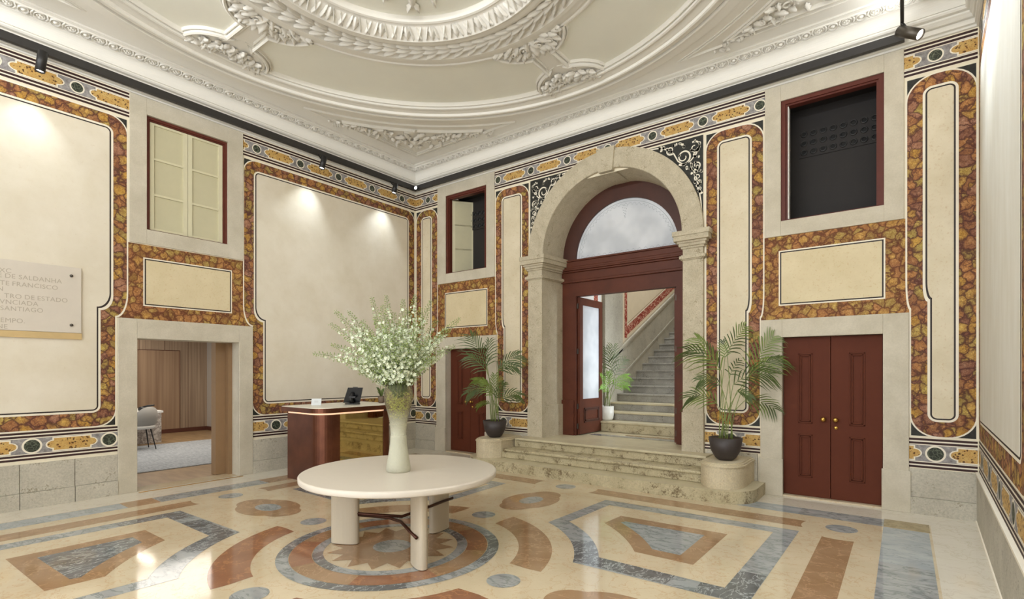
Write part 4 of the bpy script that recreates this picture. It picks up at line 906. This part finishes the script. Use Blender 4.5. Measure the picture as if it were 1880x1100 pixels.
# ---------------------------------------------------------------- office through the left doorway
m = MB(); m.poly([(-7.2, -7, -.003), (-.28, -7, -.003), (-.28, -.6, -.003), (-7.2, -.6, -.003)], 'oak'); struct(m.build('floor'))
m = MB()
m.box((-7.3, -7, 0), (-7.0, -1.15, 2.9), 'timber')
for y in [-6.6 + .55 * i for i in range(10)]: m.box((-7.0, y, .1), (-6.995, y + .006, 2.9), 'base_brown')
struct(m.build('wall_office_back'))
m = MB(); m.box((-7.0, -1.18, 0), (-.3, -1.15, 2.9), 'grey_wall'); struct(m.build('wall_office_side'))
m = MB(); m.poly([(-.29, -7, 0), (-.29, -4.92, 0), (-.29, -4.92, 2.9), (-.29, -7, 2.9)], 'grey_wall'); m.poly([(-.29, -3.6, 0), (-.29, -1.15, 0), (-.29, -1.15, 2.9), (-.29, -3.6, 2.9)], 'grey_wall'); m.poly([(-.29, -4.95, 2.06), (-.29, -3.58, 2.06), (-.29, -3.58, 2.9), (-.29, -4.95, 2.9)], 'grey_wall'); struct(m.build('wall_office_front'))
m = MB(); m.poly([(-7.2, -7, 2.9), (-.28, -7, 2.9), (-.28, -1.15, 2.9), (-7.2, -1.15, 2.9)], 'white'); struct(m.build('ceiling'))
m = MB(); m.box((-7.0, -7, 0), (-6.98, -1.18, .1), 'base_brown'); m.box((-7.0, -1.2, 0), (-.3, -1.18, .1), 'base_brown'); struct(m.build('baseboard_office'))
d5 = struct(thing('door_5', (-7, -2.5, 0)))
m = MB(); ya, yb = -3.05, -1.85
m.box((-7.0, ya, .1), (-6.985, yb, 2.12), 'timber_door'); m.build('door_leaf', d5)
m = MB(); m.box((-7.0, ya - .012, .1), (-6.978, ya, 2.13), 'base_brown'); m.box((-7.0, yb, .1), (-6.978, yb + .012, 2.13), 'base_brown'); m.box((-7.0, ya, 2.12), (-6.978, yb, 2.132), 'base_brown'); m.build('door_gap', d5)
m = MB(); m.box((-4.75, -6.6, 0), (-1.40, -1.9, .012), 'rug'); tag(m.build('area_rug'), 'large pale grey woven rug on the office floor seen through the left doorway', 'rug')
tb = thing('office_desk', (-5.3, -3.4, 0), 'white desk top on a speckled marble block in the room through the left doorway', 'desk')
m = MB(); m.prism(rounded(-5.75, -4.50, -4.6, -3.07, .2)[::-1], .71, .75, 'white'); m.build('desk_top', tb, .008)
m = MB(); m.prism(rounded(-5.6, -5.15, -4.2, -2.88, .2)[::-1], 0, .71, 'desk_marble'); m.build('desk_base', tb, .02)
# office chair
ch = thing('side_chair', (-4.35, -3.55, 0), 'pale grey upholstered chair with black metal legs beside the office desk', 'chair')
cc = Vector((-4.18, -3.58, 0)); fdir = -PI * .92
m = MB(); vs = []; NA = 16
for i in range(NA + 1):
    a = fdir + PI + (-1.25 + 2.5 * i / NA); e = abs(i / NA * 2 - 1)
    topz = .88 - .30 * e ** 2.2; botz = .50
    for (z, r_) in ((botz, .24), ((topz + botz) / 2, .275), (topz, .285), (topz, .255), ((topz + botz) / 2, .24), (botz, .21)): vs.append((cc.x + r_ * math.cos(a), cc.y + r_ * math.sin(a), z))
m.add(vs, [(6 * i + j, 6 * i + 6 + j, 6 * i + 6 + (j + 1) % 6, 6 * i + (j + 1) % 6) for i in range(NA) for j in range(6)], 'chair_grey', True); m.build('backrest', ch)
m = MB(); m.lathe([(.001, .52), (.2, .515), (.245, .49), (.245, .45), (.22, .43), (.001, .43)], (cc.x, cc.y, 0), 'chair_white', 28); m.build('seat', ch)
for (dx, dy) in ((.16, .16), (.16, -.16), (-.16, .16), (-.16, -.16)):
    m = MB(); m.tube([(cc.x + dx * .8, cc.y + dy * .8, .43), (cc.x + dx * 1.25, cc.y + dy * 1.25, .012)], [.014, .009], 'spot_black', 8); m.build('leg', ch)
m = MB(); m.lathe([(.001, 0), (.05, 0), (.07, .02), (.075, .05), (.06, .09), (.001, .10)], (-4.62, -3.42, .752), 'spot_black', 14); m.tube([(-4.62, -3.42, .82), (-4.55, -3.34, .86), (-4.44, -3.26, .88)], [.03, .025, .012], 'spot_black', 8)
tag(m.build('desk_telephone'), 'small black telephone on the white office desk', 'telephone')

# ---------------------------------------------------------------- plaque
pq = thing('stone_plaque', (.03, -6.1, 2.45), 'pale stone plaque with engraved lettering bolted to the left wall', 'plaque')
m = MB(TL); m.box((-7.4, .012, 2.062), (-5.505, .035, 2.862), 'plaque'); m.build('plaque_slab', pq, .004)
m = MB(TL); m.box((-7.4, .0075, 1.985), (-5.50, .03, 2.06), 'ledge'); m.build('plaque_ledge', pq)
for z in (2.756, 2.157):
    m = MB(); m.lathe([(.001, .022), (.012, .02), (.017, .01), (.017, 0)], (0, 0, 0), 'steel', 14); m.v = [(.035 + z_, -5.603 + x, z + y) for x, y, z_ in m.v]; m.build('bolt', pq)
def text_mesh(txt, size):
    cu = bpy.data.curves.new('t', 'FONT'); cu.body = txt; cu.size = size; cu.extrude = .0012; cu.align_x = 'RIGHT'; cu.space_character = 1.06
    o = bpy.data.objects.new('t', cu); COL.objects.link(o); bpy.context.view_layer.update()
    me = bpy.data.meshes.new_from_object(o.evaluated_get(bpy.context.evaluated_depsgraph_get())); bpy.data.objects.remove(o); return me
for (txt, ye, zb, sz, yy) in (('XC', 138, 270, .1, 0), ('E DE SALDANHA', 735, 392, .1, 0), ('TE FRANCISCO', 690, 470, .1, 0), ('N', 42, 480, .1, 0), ('TRO DE ESTADO', 805, 620, .1, 0), ('VNCIADA', 455, 662, .1, 0), ('SANTIAGO', 515, 740, .1, 0), ('TEMPO.', 300, 865, .1, 0), ('NE', 92, 928, .1, 0)):
    px = ye / 6.47; py = 460 + zb / 6.47; a = (px - 940) / 949; F = (-math.sin(YAW) + a * math.cos(YAW)); G = (math.cos(YAW) + a * math.sin(YAW)); t_ = (.036 - CX) / F
    yw = CY + t_ * G; zw = CH + t_ * (681 - py) / 949
    for word in txt.split()[::-1]:
        me = text_mesh(word, .072); me.materials.clear(); me.materials.append(MATS['plaque_letter'])
        o = bpy.data.objects.new('lettering', me); COL.objects.link(o); o.parent = pq; o.matrix_parent_inverse = Matrix.Translation(-Vector(pq.location))
        o.location = (.0355, yw, zw); o.rotation_euler = (PI / 2, 0, PI / 2); o.scale = (.98, 1, 1)
        yw -= (max(v.co.x for v in me.vertices) - min(v.co.x for v in me.vertices)) * .98 + .028

# ---------------------------------------------------------------- lighting rails and spotlights
rl = thing('light_rail', (4, -.12, 5.33), 'black lighting rail running along the left, back and right sides below the ceiling', 'lighting rail')
m = MB(); m.box((.085, -8.4, 5.292), (.145, -.085, 5.385), 'rail'); m.build('left_rail', rl)
m = MB(); m.box((.145, -.145, 5.292), (8.12, -.085, 5.385), 'rail'); m.build('back_rail', rl)
m = MB(); m.box((8.082, -8.4, 5.355), (8.115, -.145, 5.395), 'rail'); m.build('right_rail', rl)
m = MB(); m.box((.15, -8.3, 5.386), (.165, -.1, 5.392), 'upled'); 
def spot(pos, aim, label, L=.22, r=.045, power=60, cone=50, blend=.9, fit=True, col=(.80, .90, 1.0), anchor=None):
    pos = Vector(pos); aim = Vector(aim); d = (aim - pos).normalized()
    if fit:
        t = thing('track_spotlight', pos, label, 'spotlight', 'black spotlights on the lighting rail')
        m = MB(); q = d.orthogonal().normalized(); w = d.cross(q); vs = []; N = 20
        for (u, rr_) in ((-L / 2, .7 * r), (-L / 2 + .006, r), (L / 2, r), (L / 2, r * .88), (L / 2 - .02, r * .86)):
            vs += [pos + d * u + (q * math.cos(2 * PI * i / N) + w * math.sin(2 * PI * i / N)) * rr_ for i in range(N)]
        m.add(vs, [(k * N + i, k * N + (i + 1) % N, (k + 1) * N + (i + 1) % N, (k + 1) * N + i) for k in range(4) for i in range(N)] + [list(range(N))[::-1]], 'spot_black' if label.find('grey') < 0 else 'steel', True); m.build('lamp_body', t)
        m = MB(); m.add([pos + d * (L / 2 - .02) + (q * math.cos(2 * PI * i / N) + w * math.sin(2 * PI * i / N)) * r * .86 for i in range(N)], [list(range(N))], 'lamp'); m.build('lamp_lens', t)
        a = Vector(anchor) if anchor else Vector((.13, pos.y, 5.292)); m = MB(); m.tube([a, (a + pos) / 2 + Vector((0, 0, .01)), pos - d * L * .3], .012, 'spot_black', 8); m.build('swivel_arm', t)
    l = bpy.data.lights.new('spot_beam', 'SPOT'); l.energy = power; l.spot_size = rad(cone); l.spot_blend = blend; l.shadow_soft_size = .03; l.color = col
    o = bpy.data.objects.new('spot_beam', l); COL.objects.link(o); o.location = pos + d * (L / 2 + .01); o.rotation_euler = d.to_track_quat('-Z', 'Y').to_euler()
    if fit: o.parent = t; o.matrix_parent_inverse = Matrix.Translation(-pos)
    return o
spot((.27, -5.92, 5.13), (.20, -6.05, 3.9), 'black cylindrical spotlight hanging from the left rail above the plaque', .24, .046, 38, 80)
spot((.27, -2.33, 5.13), (.20, -2.6, 3.9), 'black cylindrical spotlight on the left rail above the middle of the blank panel, tilted', .22, .046, 54, 80)
spot((.27, -.78, 5.13), (.20, -1.0, 3.9), 'black cylindrical spotlight on the left rail close to the room corner, second from the back', .20, .046, 52, 80)
spot((.24, -.20, 5.30), (.6, -.9, 5.2), 'small black spotlight turned sideways in the far corner of the rail', .10, .035, 4, 60, anchor=(.2, -.14, 5.33))
spot((8.16, -.44, 5.20), (8.74, -.72, 4.70), 'grey cylindrical spotlight with lit lens hanging where the back rail ends', .26, .054, 45, 80, anchor=(8.095, -.40, 5.36))
for y in (-1.5, -3.0): spot((8.22, y, 5.25), (8.62, y - .2, 3.6), '', .2, .045, 150, 100, fit=False)
for (x, y, ax, ay, pw) in ((8.1, -5.6, 5.2, -3.6, 80), (6.5, -8.2, 5.6, -3.0, 90), (3.0, -8.2, 3.2, -3.5, 30), (8.1, -4.2, 6.5, -1.2, 90)):  # added unseen spots that brighten the floor from out of view
    spot((x, y, 5.25), (ax, ay, 0), '', .2, .045, pw, 80, 1.0, fit=False)
for (y, ay, az, pw) in ((-2.4, -1.5, 2.2, 230), (-3.6, -3.0, 2.4, 170)): spot((8.0, y, 5.25), (0, ay, az), '', .2, .045, pw, 34, 1.0, fit=False, col=(.84, .92, 1.0))  # added unseen cool floods that wash the left wall

# ---------------------------------------------------------------- reception desk
dk = thing('reception_desk', (1.2, -2.6, 0), 'dark copper reception desk with rounded corner and polished brass front by the left wall', 'reception desk')
def rr4(x0, x1, y0, y1, r): return arc(x1 - r, y0 + r, r, -PI / 2, 0, 10) + arc(x1 - r, y1 - r, r, 0, PI / 2, 10) + [(x0, y1), (x0, y0)]
m = MB(); P = rr4(.76, 1.62, -3.24, -2.06, .22)
m.prism(P, .0, .975, 'copper'); b = m.build('desk_body', dk)
for p in b.data.polygons: p.use_smooth = False
m = MB(); m.box((1.619, -2.93, .06), (1.627, -2.16, .972), 'mirror'); m.build('brass_panel', dk)
m = MB(); m.box((1.60, -2.155, .0), (1.64, -2.05, .975), 'copper'); m.build('end_post', dk, .004)
m = MB(); m.prism(rr4(.80, 1.63, -3.25, -2.03, .225), .975, 1.0, 'led'); m.build('light_strip', dk)
m = MB(); m.prism(rr4(.66, 1.66, -3.29, -1.84, .23), 1.0, 1.066, 'copper', 'desk_top'); m.build('desk_rim', dk, .003)
m = MB(); m.prism(rr4(.67, 1.645, -3.275, -1.855, .22), 1.066, 1.076, 'desk_top'); m.build('desk_top', dk)
# things on the desk
ps = thing('tablet_terminal', (1.25, -2.45, 1.077), 'black tablet terminal on a tilting stand on the reception desk, seen from behind', 'tablet')
F = Vector((-math.sin(YAW), math.cos(YAW), 0)); Rv = Vector((math.cos(YAW), math.sin(YAW), 0))
base = Vector((1.25, -2.45, 1.077)); 
def PT(u, d, h): return base + Rv * u + F * d + Vector((0, 0, h))
m = MB(PT)
m.add([(-.16, .04, .02), (.10, .04, .02), (.16, -.0, .26), (-.07, -.0, .26), (-.16, .06, .02), (.10, .06, .02), (.16, .02, .26), (-.07, .02, .26)], [(0, 1, 2, 3), (7, 6, 5, 4), (0, 4, 5, 1), (1, 5, 6, 2), (2, 6, 7, 3), (3, 7, 4, 0)], 'screen'); m.build('tablet', ps)
m = MB(PT); m.prism([(x, y) for x, y in arc(0, .0, .12, 0, 2 * PI, 24, .07)[:-1]], 0.002, .018, 'spot_black'); m.tube([(0, 0, .015), (-.02, -.03, .1), (.0, 0, .17)], [.035, .03, .03], 'spot_black', 10); m.box((-.04, -.05, .10), (.06, .0, .13), 'spot_black'); m.build('stand', ps)
m = MB(PT); m.box((.01, -.005, .262), (.08, .015, .272), 'spot_black'); m.build('camera_clip', ps)
m = MB(lambda u, d, h: Vector((1.0, -2.92, 1.077)) + Rv * u + F * d + Vector((0, 0, h))); m.add([(-.075, 0, 0), (.075, 0, 0), (.075, .02, .10), (-.075, .02, .10), (-.075, .006, 0), (.075, .006, 0), (.075, .026, .10), (-.075, .026, .10)], [(0, 1, 2, 3), (7, 6, 5, 4), (0, 4, 5, 1), (1, 5, 6, 2), (2, 6, 7, 3), (3, 7, 4, 0)], 'acrylic')
for z in (.045, .06): m.box((-.03, -.0 + z * .2 - .003, z), (.03, z * .2 - .001, z + .004), 'chair_grey')
tag(m.build('desk_sign'), 'small pale upright notice card standing on the reception desk left of the tablet', 'sign')
oc = thing('potted_orchid', (1.32, -1.93, 1.077), 'small orchid in brown pot at the far end of the reception desk', 'plant')
ob = Vector((1.32, -1.95, 1.077))
m = MB(); m.lathe([(.001, 0), (.04, 0), (.052, .11), (.046, .11), (.04, .095), (.001, .095)], ob, 'clay', 20); m.build('pot', oc)
m = MB()
for (a, L_, h, w) in ((2.6, .12, .16, .03), (.4, .14, .10, .03), (1.2, .10, .14, .028), (3.6, .10, .10, .026)):
    pts = []; dv = Rv * math.cos(a) + F * math.sin(a); sv = Vector((-dv.y, dv.x, 0))
    for i in range(7): t = i / 6; c = ob + Vector((0, 0, .095)) + dv * (L_ * t) + Vector((0, 0, h * math.sin(t * PI * .62))); wd = w * math.sin(PI * min(1, .15 + t * .85)); pts += [c - sv * wd, c + sv * wd]
    m.add(pts, [(2 * i, 2 * i + 1, 2 * i + 3, 2 * i + 2) for i in range(6)], 'palm', True)
m.build('leaves', oc)
m = MB()
for dx in (-.01, .03): m.tube([ob + Vector((0, 0, .09)), ob + Rv * dx + Vector((0, 0, .25)), ob + Rv * dx * 2.2 + Vector((0, 0, .42))], .004, 'palm_stalk', 6)
for i in range(7):
    c = ob + Rv * (.02 + .012 * i) + Vector((0, 0, .30 + .02 * i))
    for k in range(5): a = k * 1.256; m.add([c, c + Rv * (.02 * math.cos(a)) + Vector((0, 0, .02 * math.sin(a))), c + Rv * (.024 * math.cos(a + .6)) + Vector((0, 0, .024 * math.sin(a + .6))) - F * .006], [(0, 1, 2)], 'petal')
m.build('flower_spray', oc)

# ---------------------------------------------------------------- round table
TX, TY, TZ = 4.46, -4.24, .70
tbl = thing('round_table', (TX, TY, 0), 'round off-white table on three oval column legs in the middle of the marble floor', 'table')
m = MB(); m.lathe([(.001, TZ), (.855, TZ), (.8555, TZ), (.866, TZ - .004), (.870, TZ - .010), (.8702, TZ - .0102), (.868, TZ - .046), (.8678, TZ - .0465), (.858, TZ - .055), (.8575, TZ - .055), (.001, TZ - .055)], (TX, TY, 0), 'table', 96); tp = m.build('tabletop', tbl)
for (x, y) in ((3.98, -4.49), (4.40, -3.69), (4.94, -4.46)):
    a = math.atan2(y - TY, x - TX); P = []
    for i in range(32):
        t = 2 * PI * i / 32; ex = .135 * math.copysign(abs(math.cos(t)) ** .8, math.cos(t)); ey = .052 * math.copysign(abs(math.sin(t)) ** .8, math.sin(t)); P.append((x + ex * math.cos(a) - ey * math.sin(a), y + ex * math.sin(a) + ey * math.cos(a)))
    m = MB(); m.prism(P, .008, TZ - .054, 'table_leg'); m.prism([(x + (p[0] - x) * .97, y + (p[1] - y) * .97) for p in P], .005, .009, 'bronze'); m.build('leg', tbl, .004)
m = MB()
m.tube([(3.90, -4.48, .285), (4.16, -4.42, .285), (4.50, -4.26, .285), (4.47, -4.0, .285), (4.46, -3.56, .31)], .014, 'bronze', 10)
m.tube([(4.05, -4.45, .27), (4.40, -4.32, .27), (4.58, -4.34, .27), (5.02, -4.56, .27)], .014, 'bronze', 10)
m.build('brace', tbl)
# vase
VX, VY = 4.50, -4.30; VZ = TZ + .001
va = thing('glass_vase', (VX, VY, VZ), 'tall waisted glass vase with bubbly frosted lower half on the round table', 'vase')
prf = [(.001, .0), (.100, .0), (.108, .012), (.106, .05), (.090, .14), (.074, .25), (.069, .35), (.078, .45), (.100, .54), (.122, .62), (.127, .67), (.125, .72), (.116, .755), (.112, .775), (.108, .775), (.112, .75), (.121, .715), (.122, .67), (.117, .62), (.095, .54), (.073, .45), (.062, .35), (.066, .25), (.08, .14), (.09, .05), (.001, .03)]
m = MB(); m.lathe(prf, (VX, VY, VZ), 'vase', 48); m.build('vase_body', va)
m = MB(); rr = random.Random(5)
for i in range(900):
    a = rr.uniform(0, 2 * PI); h = .46 + .25 * rr.random() ** .75; rm = .065 + .05 * min(1, (h - .45) / .2); r_ = rm * rr.uniform(.2, .98)
    c = Vector((VX + r_ * math.cos(a), VY + r_ * math.sin(a), VZ + h)); d = Vector((rr.uniform(-1, 1), rr.uniform(-1, 1), rr.uniform(-1, 1))) * .016
    e = Vector((rr.uniform(-1, 1), rr.uniform(-1, 1), rr.uniform(-1, 1))) * .009
    m.add([c, c + d, c + d * .5 + e], [(0, 1, 2)], 'moss')
tag(m.build('submerged_greenery', va), kind=None)

# flowering branches: one object per stem
D0 = 4.68
LAB = {0: 'lowest flowering stem stretching far out to the left of the bouquet', 1: 'flowering stem tip just above the lowest left one', 2: 'flowering stem with dense green tip pointing left at mid height', 3: 'flowering stem ending in thin buds at the upper left of the bouquet',
       5: 'tall upright flowering stem, the leftmost of the high ones', 6: 'tall flowering stem just right of the leftmost high one', 7: 'upright flowering stem with bare stalk and flat tip near the middle top', 8: 'tallest flowering stem just right of the middle top',
       9: 'high flowering stem leaning to the right at the top of the bouquet', 10: 'flowering stem reaching farthest to the upper right', 12: 'low flowering stem reaching right over the dark red door', 14: 'flowering stem drooping low at the left above the desk'}
tips = [(90, 790, .0), (295, 690, .10), (280, 455, -.10), (340, 315, .05), (490, 320, .15), (745, 160, .0), (910, 140, .08), (1100, 185, -.05), (1235, 130, .10), (1410, 200, -.05), (1735, 395, .05), (1600, 520, -.12), (1680, 710, .02), (1560, 760, -.15),
        (600, 1010, -.12), (420, 860, -.22), (560, 500, .22), (640, 420, -.20), (860, 250, -.18), (1000, 330, .25), (1300, 280, -.20), (1330, 400, .25), (1480, 420, .15), (1500, 620, .25), (1450, 840, -.22), (1380, 780, .18), (720, 560, -.28), (900, 480, -.30),
        (1080, 460, -.30), (1240, 540, -.28), (780, 380, .25), (1150, 300, .30), (500, 620, .25), (460, 740, -.28), (650, 700, -.32), (820, 640, -.34), (980, 600, -.34), (1130, 660, -.33), (1280, 700, -.32), (1400, 600, -.26), (700, 850, -.28), (1000, 800, -.30), (1200, 860, -.26), (900, 760, .3), (1050, 420, .1)]
for si, (u, v, dz) in enumerate(tips):
    r2 = random.Random(100 + si)
    tip = w2p(560 + u / 6.11, 520 + v / 6.11, D0 + dz)
    a = math.atan2(tip.y - VY, tip.x - VX); b0 = Vector((VX + .05 * math.cos(a) * r2.uniform(.2, 1), VY + .05 * math.sin(a) * r2.uniform(.2, 1), VZ + .66))
    horiz = (Vector((tip.x, tip.y, 0)) - Vector((VX, VY, 0))).length
    c1 = b0 + Vector((0, 0, .16)) + (tip - b0) * .22; c2 = b0 + (tip - b0) * .62 + Vector((0, 0, .05 + .10 * min(1, horiz)))
    if r2.random() < .5: tip = tip + Vector((0, 0, -.0))
    B = lambda t: b0 * (1 - t) ** 3 + c1 * 3 * t * (1 - t) ** 2 + c2 * 3 * t * t * (1 - t) + tip * t ** 3
    root = thing('flowering_branch', tuple(b0), LAB.get(si, 'stem of small white blossoms and green buds among others in the glass vase'), 'flower', 'white flowering stems in the vase')
    m = MB(); NP = 12; m.tube([B(i / NP) for i in range(NP + 1)], [.0034 * (1 - .6 * i / NP) for i in range(NP + 1)], 'stem', 5); m.build('stem', root)
    fb = MB(); L = (tip - b0).length; n = int(95 * L / .6)
    for i in range(n):
        t = .20 + .80 * i / n; p = B(t); d = (B(min(1, t + .02)) - B(t - .02)).normalized(); q = d.orthogonal().normalized(); q2 = d.cross(q); an = i * 2.4 + r2.uniform(-.3, .3)
        od = (q * math.cos(an) + q2 * math.sin(an)); nearend = max(0, (t - .62) / .38)
        off = (.032 * (1 - nearend) + .012) * r2.uniform(.7, 1.2); c = p + od * off + d * .008
        isbud = r2.random() < (.42 + .75 * nearend); s_ = (.0105 if isbud else .0165) * (1 - .35 * nearend) * r2.uniform(.8, 1.2)
        fb.add([p, c - d * .001, c + d * .0015], [(0, 1, 2)], 'stem')
        nn = (od + d * r2.uniform(-.3, .6)).normalized(); e1 = nn.orthogonal().normalized(); e2 = nn.cross(e1)
        if isbud:
            vs = [c + nn * s_ * 1.5, c - nn * s_ * .6] + [c + (e1 * math.cos(k * 2.09) + e2 * math.sin(k * 2.09)) * s_ * .75 for k in range(3)]
            fb.add(vs, [(0, 2, 3), (0, 3, 4), (0, 4, 2), (1, 3, 2), (1, 4, 3), (1, 2, 4)], 'bud', True)
        else:
            for k in range(5):
                a1 = k * 1.2566 + r2.uniform(-.2, .2); e = e1 * math.cos(a1) + e2 * math.sin(a1); g = nn.cross(e)
                vs = [c, c + e * s_ * .6 + g * s_ * .42 + nn * s_ * .2, c + e * s_ * 1.15 + nn * s_ * r2.uniform(.2, .6), c + e * s_ * .6 - g * s_ * .42 + nn * s_ * .2]
                fb.add(vs, [(0, 1, 2, 3)], 'petal')
    # a few narrow leaves low on the stem
    for k in range(5):
        t = .05 + .05 * k; p = B(t); d = (B(t + .05) - p).normalized(); od = Matrix.Rotation(k * 2.2, 4, d) @ d.orthogonal().normalized(); s2 = d.cross(od)
        fb.add([p, p + od * .03 + d * .03 + s2 * .005, p + od * .055 + d * .045, p + od * .03 + d * .03 - s2 * .005], [(0, 1, 2, 3)], 'stem')
    fb.build('blossoms', root)

# ---------------------------------------------------------------- palms
def palm(name, label, potc, rim_r, pot_h, potmat, fronds, zoom, depth, leafmats, lw=.013, group=None, bowl=True, clamp=None):
    """fronds: (u0,v0,u1,v1,doff,droop,n): pinnate leaf from point 0 to tip 1 in a zoomed view of the photograph"""
    t = thing(name, potc, label, 'plant', group); pc = Vector(potc)
    if bowl: pr = [(.001, 0), (rim_r * .42, 0), (rim_r * .62, pot_h * .12), (rim_r * .86, pot_h * .42), (rim_r, pot_h), (rim_r * .93, pot_h), (rim_r * .9, pot_h * .93), (.001, pot_h * .93)]
    else: pr = [(.001, 0), (rim_r * .75, 0), (rim_r * .93, pot_h * .15), (rim_r, pot_h * .4), (rim_r, pot_h), (rim_r * .92, pot_h), (rim_r * .9, pot_h * .9), (.001, pot_h * .9)]
    m = MB(); m.lathe(pr, pc, potmat, 36); m.build('pot', t)
    m = MB(); m.lathe([(rim_r * .9, pot_h * .94), (.001, pot_h * .955)], pc, 'soil', 24); m.build('soil', t)
    Z = zoom
    for fi, (u0, v0, u1, v1, doff, droop, n, mk) in enumerate(fronds):
        rnd = random.Random(fi + 50); top = pc + Vector((0, 0, pot_h * .93)) + Rv * rnd.uniform(-.35, .35) * rim_r + F * rnd.uniform(-.3, .3) * rim_r
        a = w2p(Z[0] + u0 / Z[2], Z[1] + v0 / Z[2], depth + doff * .5); b = w2p(Z[0] + u1 / Z[2], Z[1] + v1 / Z[2], depth + doff)
        ln = (b - a).length; mid = (a + b) / 2 + Vector((0, 0, droop * ln))
        m = MB(); ap = a - top; tilt = rnd.uniform(-.75, .75)
        c1 = top + Vector((ap.x * .12, ap.y * .12, ap.z * .5))
        q = [top * (1 - s) ** 2 + c1 * 2 * s * (1 - s) + a * s * s for s in [i / 6 for i in range(7)]]
        rach = [a * (1 - s) ** 2 + mid * 2 * s * (1 - s) + b * s * s for s in [i / 10 for i in range(11)]]
        m.tube(q + rach[1:], [.0065 - .003 * i / 7 for i in range(7)] + [.0034 - .0026 * i / 10 for i in range(1, 11)], 'palm_stalk', 6)
        RB = lambda s: a * (1 - s) ** 2 + mid * 2 * s * (1 - s) + b * s * s
        n = int(n * .72)
        for i in range(n):
            s = .03 + .95 * i / (n - 1); p = RB(s); d = (RB(min(1, s + .03)) - RB(max(0, s - .03))).normalized()
            side = (Matrix.Rotation(tilt, 4, d) @ d.cross(F)).normalized(); upv = side.cross(d).normalized()
            ll = ln * (.66 * math.sin(PI * (.24 + .62 * s)) + .16) * rnd.uniform(.85, 1.1)
            for sg in (-1, 1):
                dv = (d * (.80 + .5 * s) + side * sg * (.80 - .25 * s) + upv * .22).normalized(); w0 = dv.cross(upv).normalized() * lw
                vs = []; N = 5
                for k in range(N + 1):
                    x = k / N; c = p + dv * ll * x + Vector((0, 0, -ll * .42 * x ** 2.2 * rnd.uniform(.8, 1.2))); w = math.sin(PI * min(1, .12 + .88 * x)) ** .7 if x < 1 else .02
                    vs += [c - w0 * w, c + w0 * w]
                m.add(vs, [(2 * k, 2 * k + 1, 2 * k + 3, 2 * k + 2) for k in range(N)], mk or leafmats[(fi + i // 5) % len(leafmats)], True)
        if clamp: m.v = [clamp(*v) for v in m.v]
        m.build('frond', t)
Z5 = (1240, 570, 3.79); Z6 = (840, 600, 4.4); ZK = (1030, 510, 3.4375)
DR = 6.62; DL = 8.75
pr_ = w2p(1330, 843, DR)
PRc = (6.30, -.48, .466); PLc = (2.53, -.50, .466)
DENS = 1.0
palm('potted_palm', 'tall green palm in dark bowl pot on the right pedestal, beside the arch', PRc, .205, .285, 'pot_dark', [
    (300, 390, 160, 200, .1, .12, 15, None), (320, 420, 100, 280, -.1, .22, 14, None), (315, 520, 180, 480, -.15, .25, 12, 'palm'), (290, 650, 105, 600, .0, .35, 13, None), (360, 300, 480, 120, .1, .10, 15, None), (345, 330, 330, 220, .0, .05, 10, None),
    (520, 430, 680, 190, .05, .12, 17, 'palm_light'), (530, 440, 730, 330, -.1, .2, 16, None), (400, 520, 650, 440, -.15, .25, 15, 'palm'), (480, 630, 680, 680, .0, .2, 12, None), (380, 450, 440, 350, .2, .1, 9, 'palm'), (430, 560, 520, 600, -.2, .2, 9, 'palm')],
    Z5, DR, ['palm', 'palm_light'], .0085, clamp=lambda x, y, z: (x, min(y, -.06 + .04 * math.tanh(y)), z))
palm('potted_palm', 'green palm in dark bowl pot on the left pedestal, overlapping a dark red door', PLc, .205, .285, 'pot_dark', [
    (235, 330, 110, 80, .0, .06, 17, 'palm'), (240, 320, 255, 120, .1, .03, 13, 'palm'), (235, 360, 100, 240, -.1, .15, 12, 'palm'), (325, 360, 480, 230, .0, .15, 15, 'palm'), (330, 340, 470, 320, -.1, .25, 12, 'palm'), (245, 470, 140, 430, -.1, .22, 13, 'palm_light'), (250, 520, 90, 530, .1, .35, 13, 'palm'),
    (260, 620, 170, 640, -.1, .3, 11, 'palm_light'), (335, 600, 490, 550, .0, .3, 13, 'palm'), (280, 560, 220, 440, -.15, .1, 13, 'palm_light'), (300, 560, 300, 400, .1, .05, 12, 'palm_light'), (310, 580, 370, 460, .0, .1, 12, 'palm')],
    Z6, DL, ['palm', 'palm_light'], .0095, clamp=lambda x, y, z: (x, min(y, -.06), z))
palm('potted_palm', 'bright green palm in a white pot at the foot of the grey stone stairs', (3.58, 1.60, .657), .135, .27, 'pot_white', [
    (325, 600, 330, 440, .0, .05, 14, 'palm'), (320, 590, 285, 450, .1, .05, 13, 'palm'), (340, 620, 400, 520, .0, .2, 12, 'palm'), (300, 640, 250, 560, -.1, .2, 12, 'palm'), (290, 690, 250, 620, -.2, .15, 12, 'palm_bright'), (330, 680, 410, 620, -.15, .2, 13, 'palm_bright'), (340, 700, 415, 680, -.2, .3, 12, 'palm_bright'), (310, 680, 300, 600, -.2, .1, 12, 'palm_bright'), (300, 720, 255, 690, -.2, .3, 10, 'palm_bright')],
    ZK, 9.93, ['palm', 'palm_bright'], .007, bowl=False, clamp=lambda x, y, z: (max(x, 3.44), y, z))
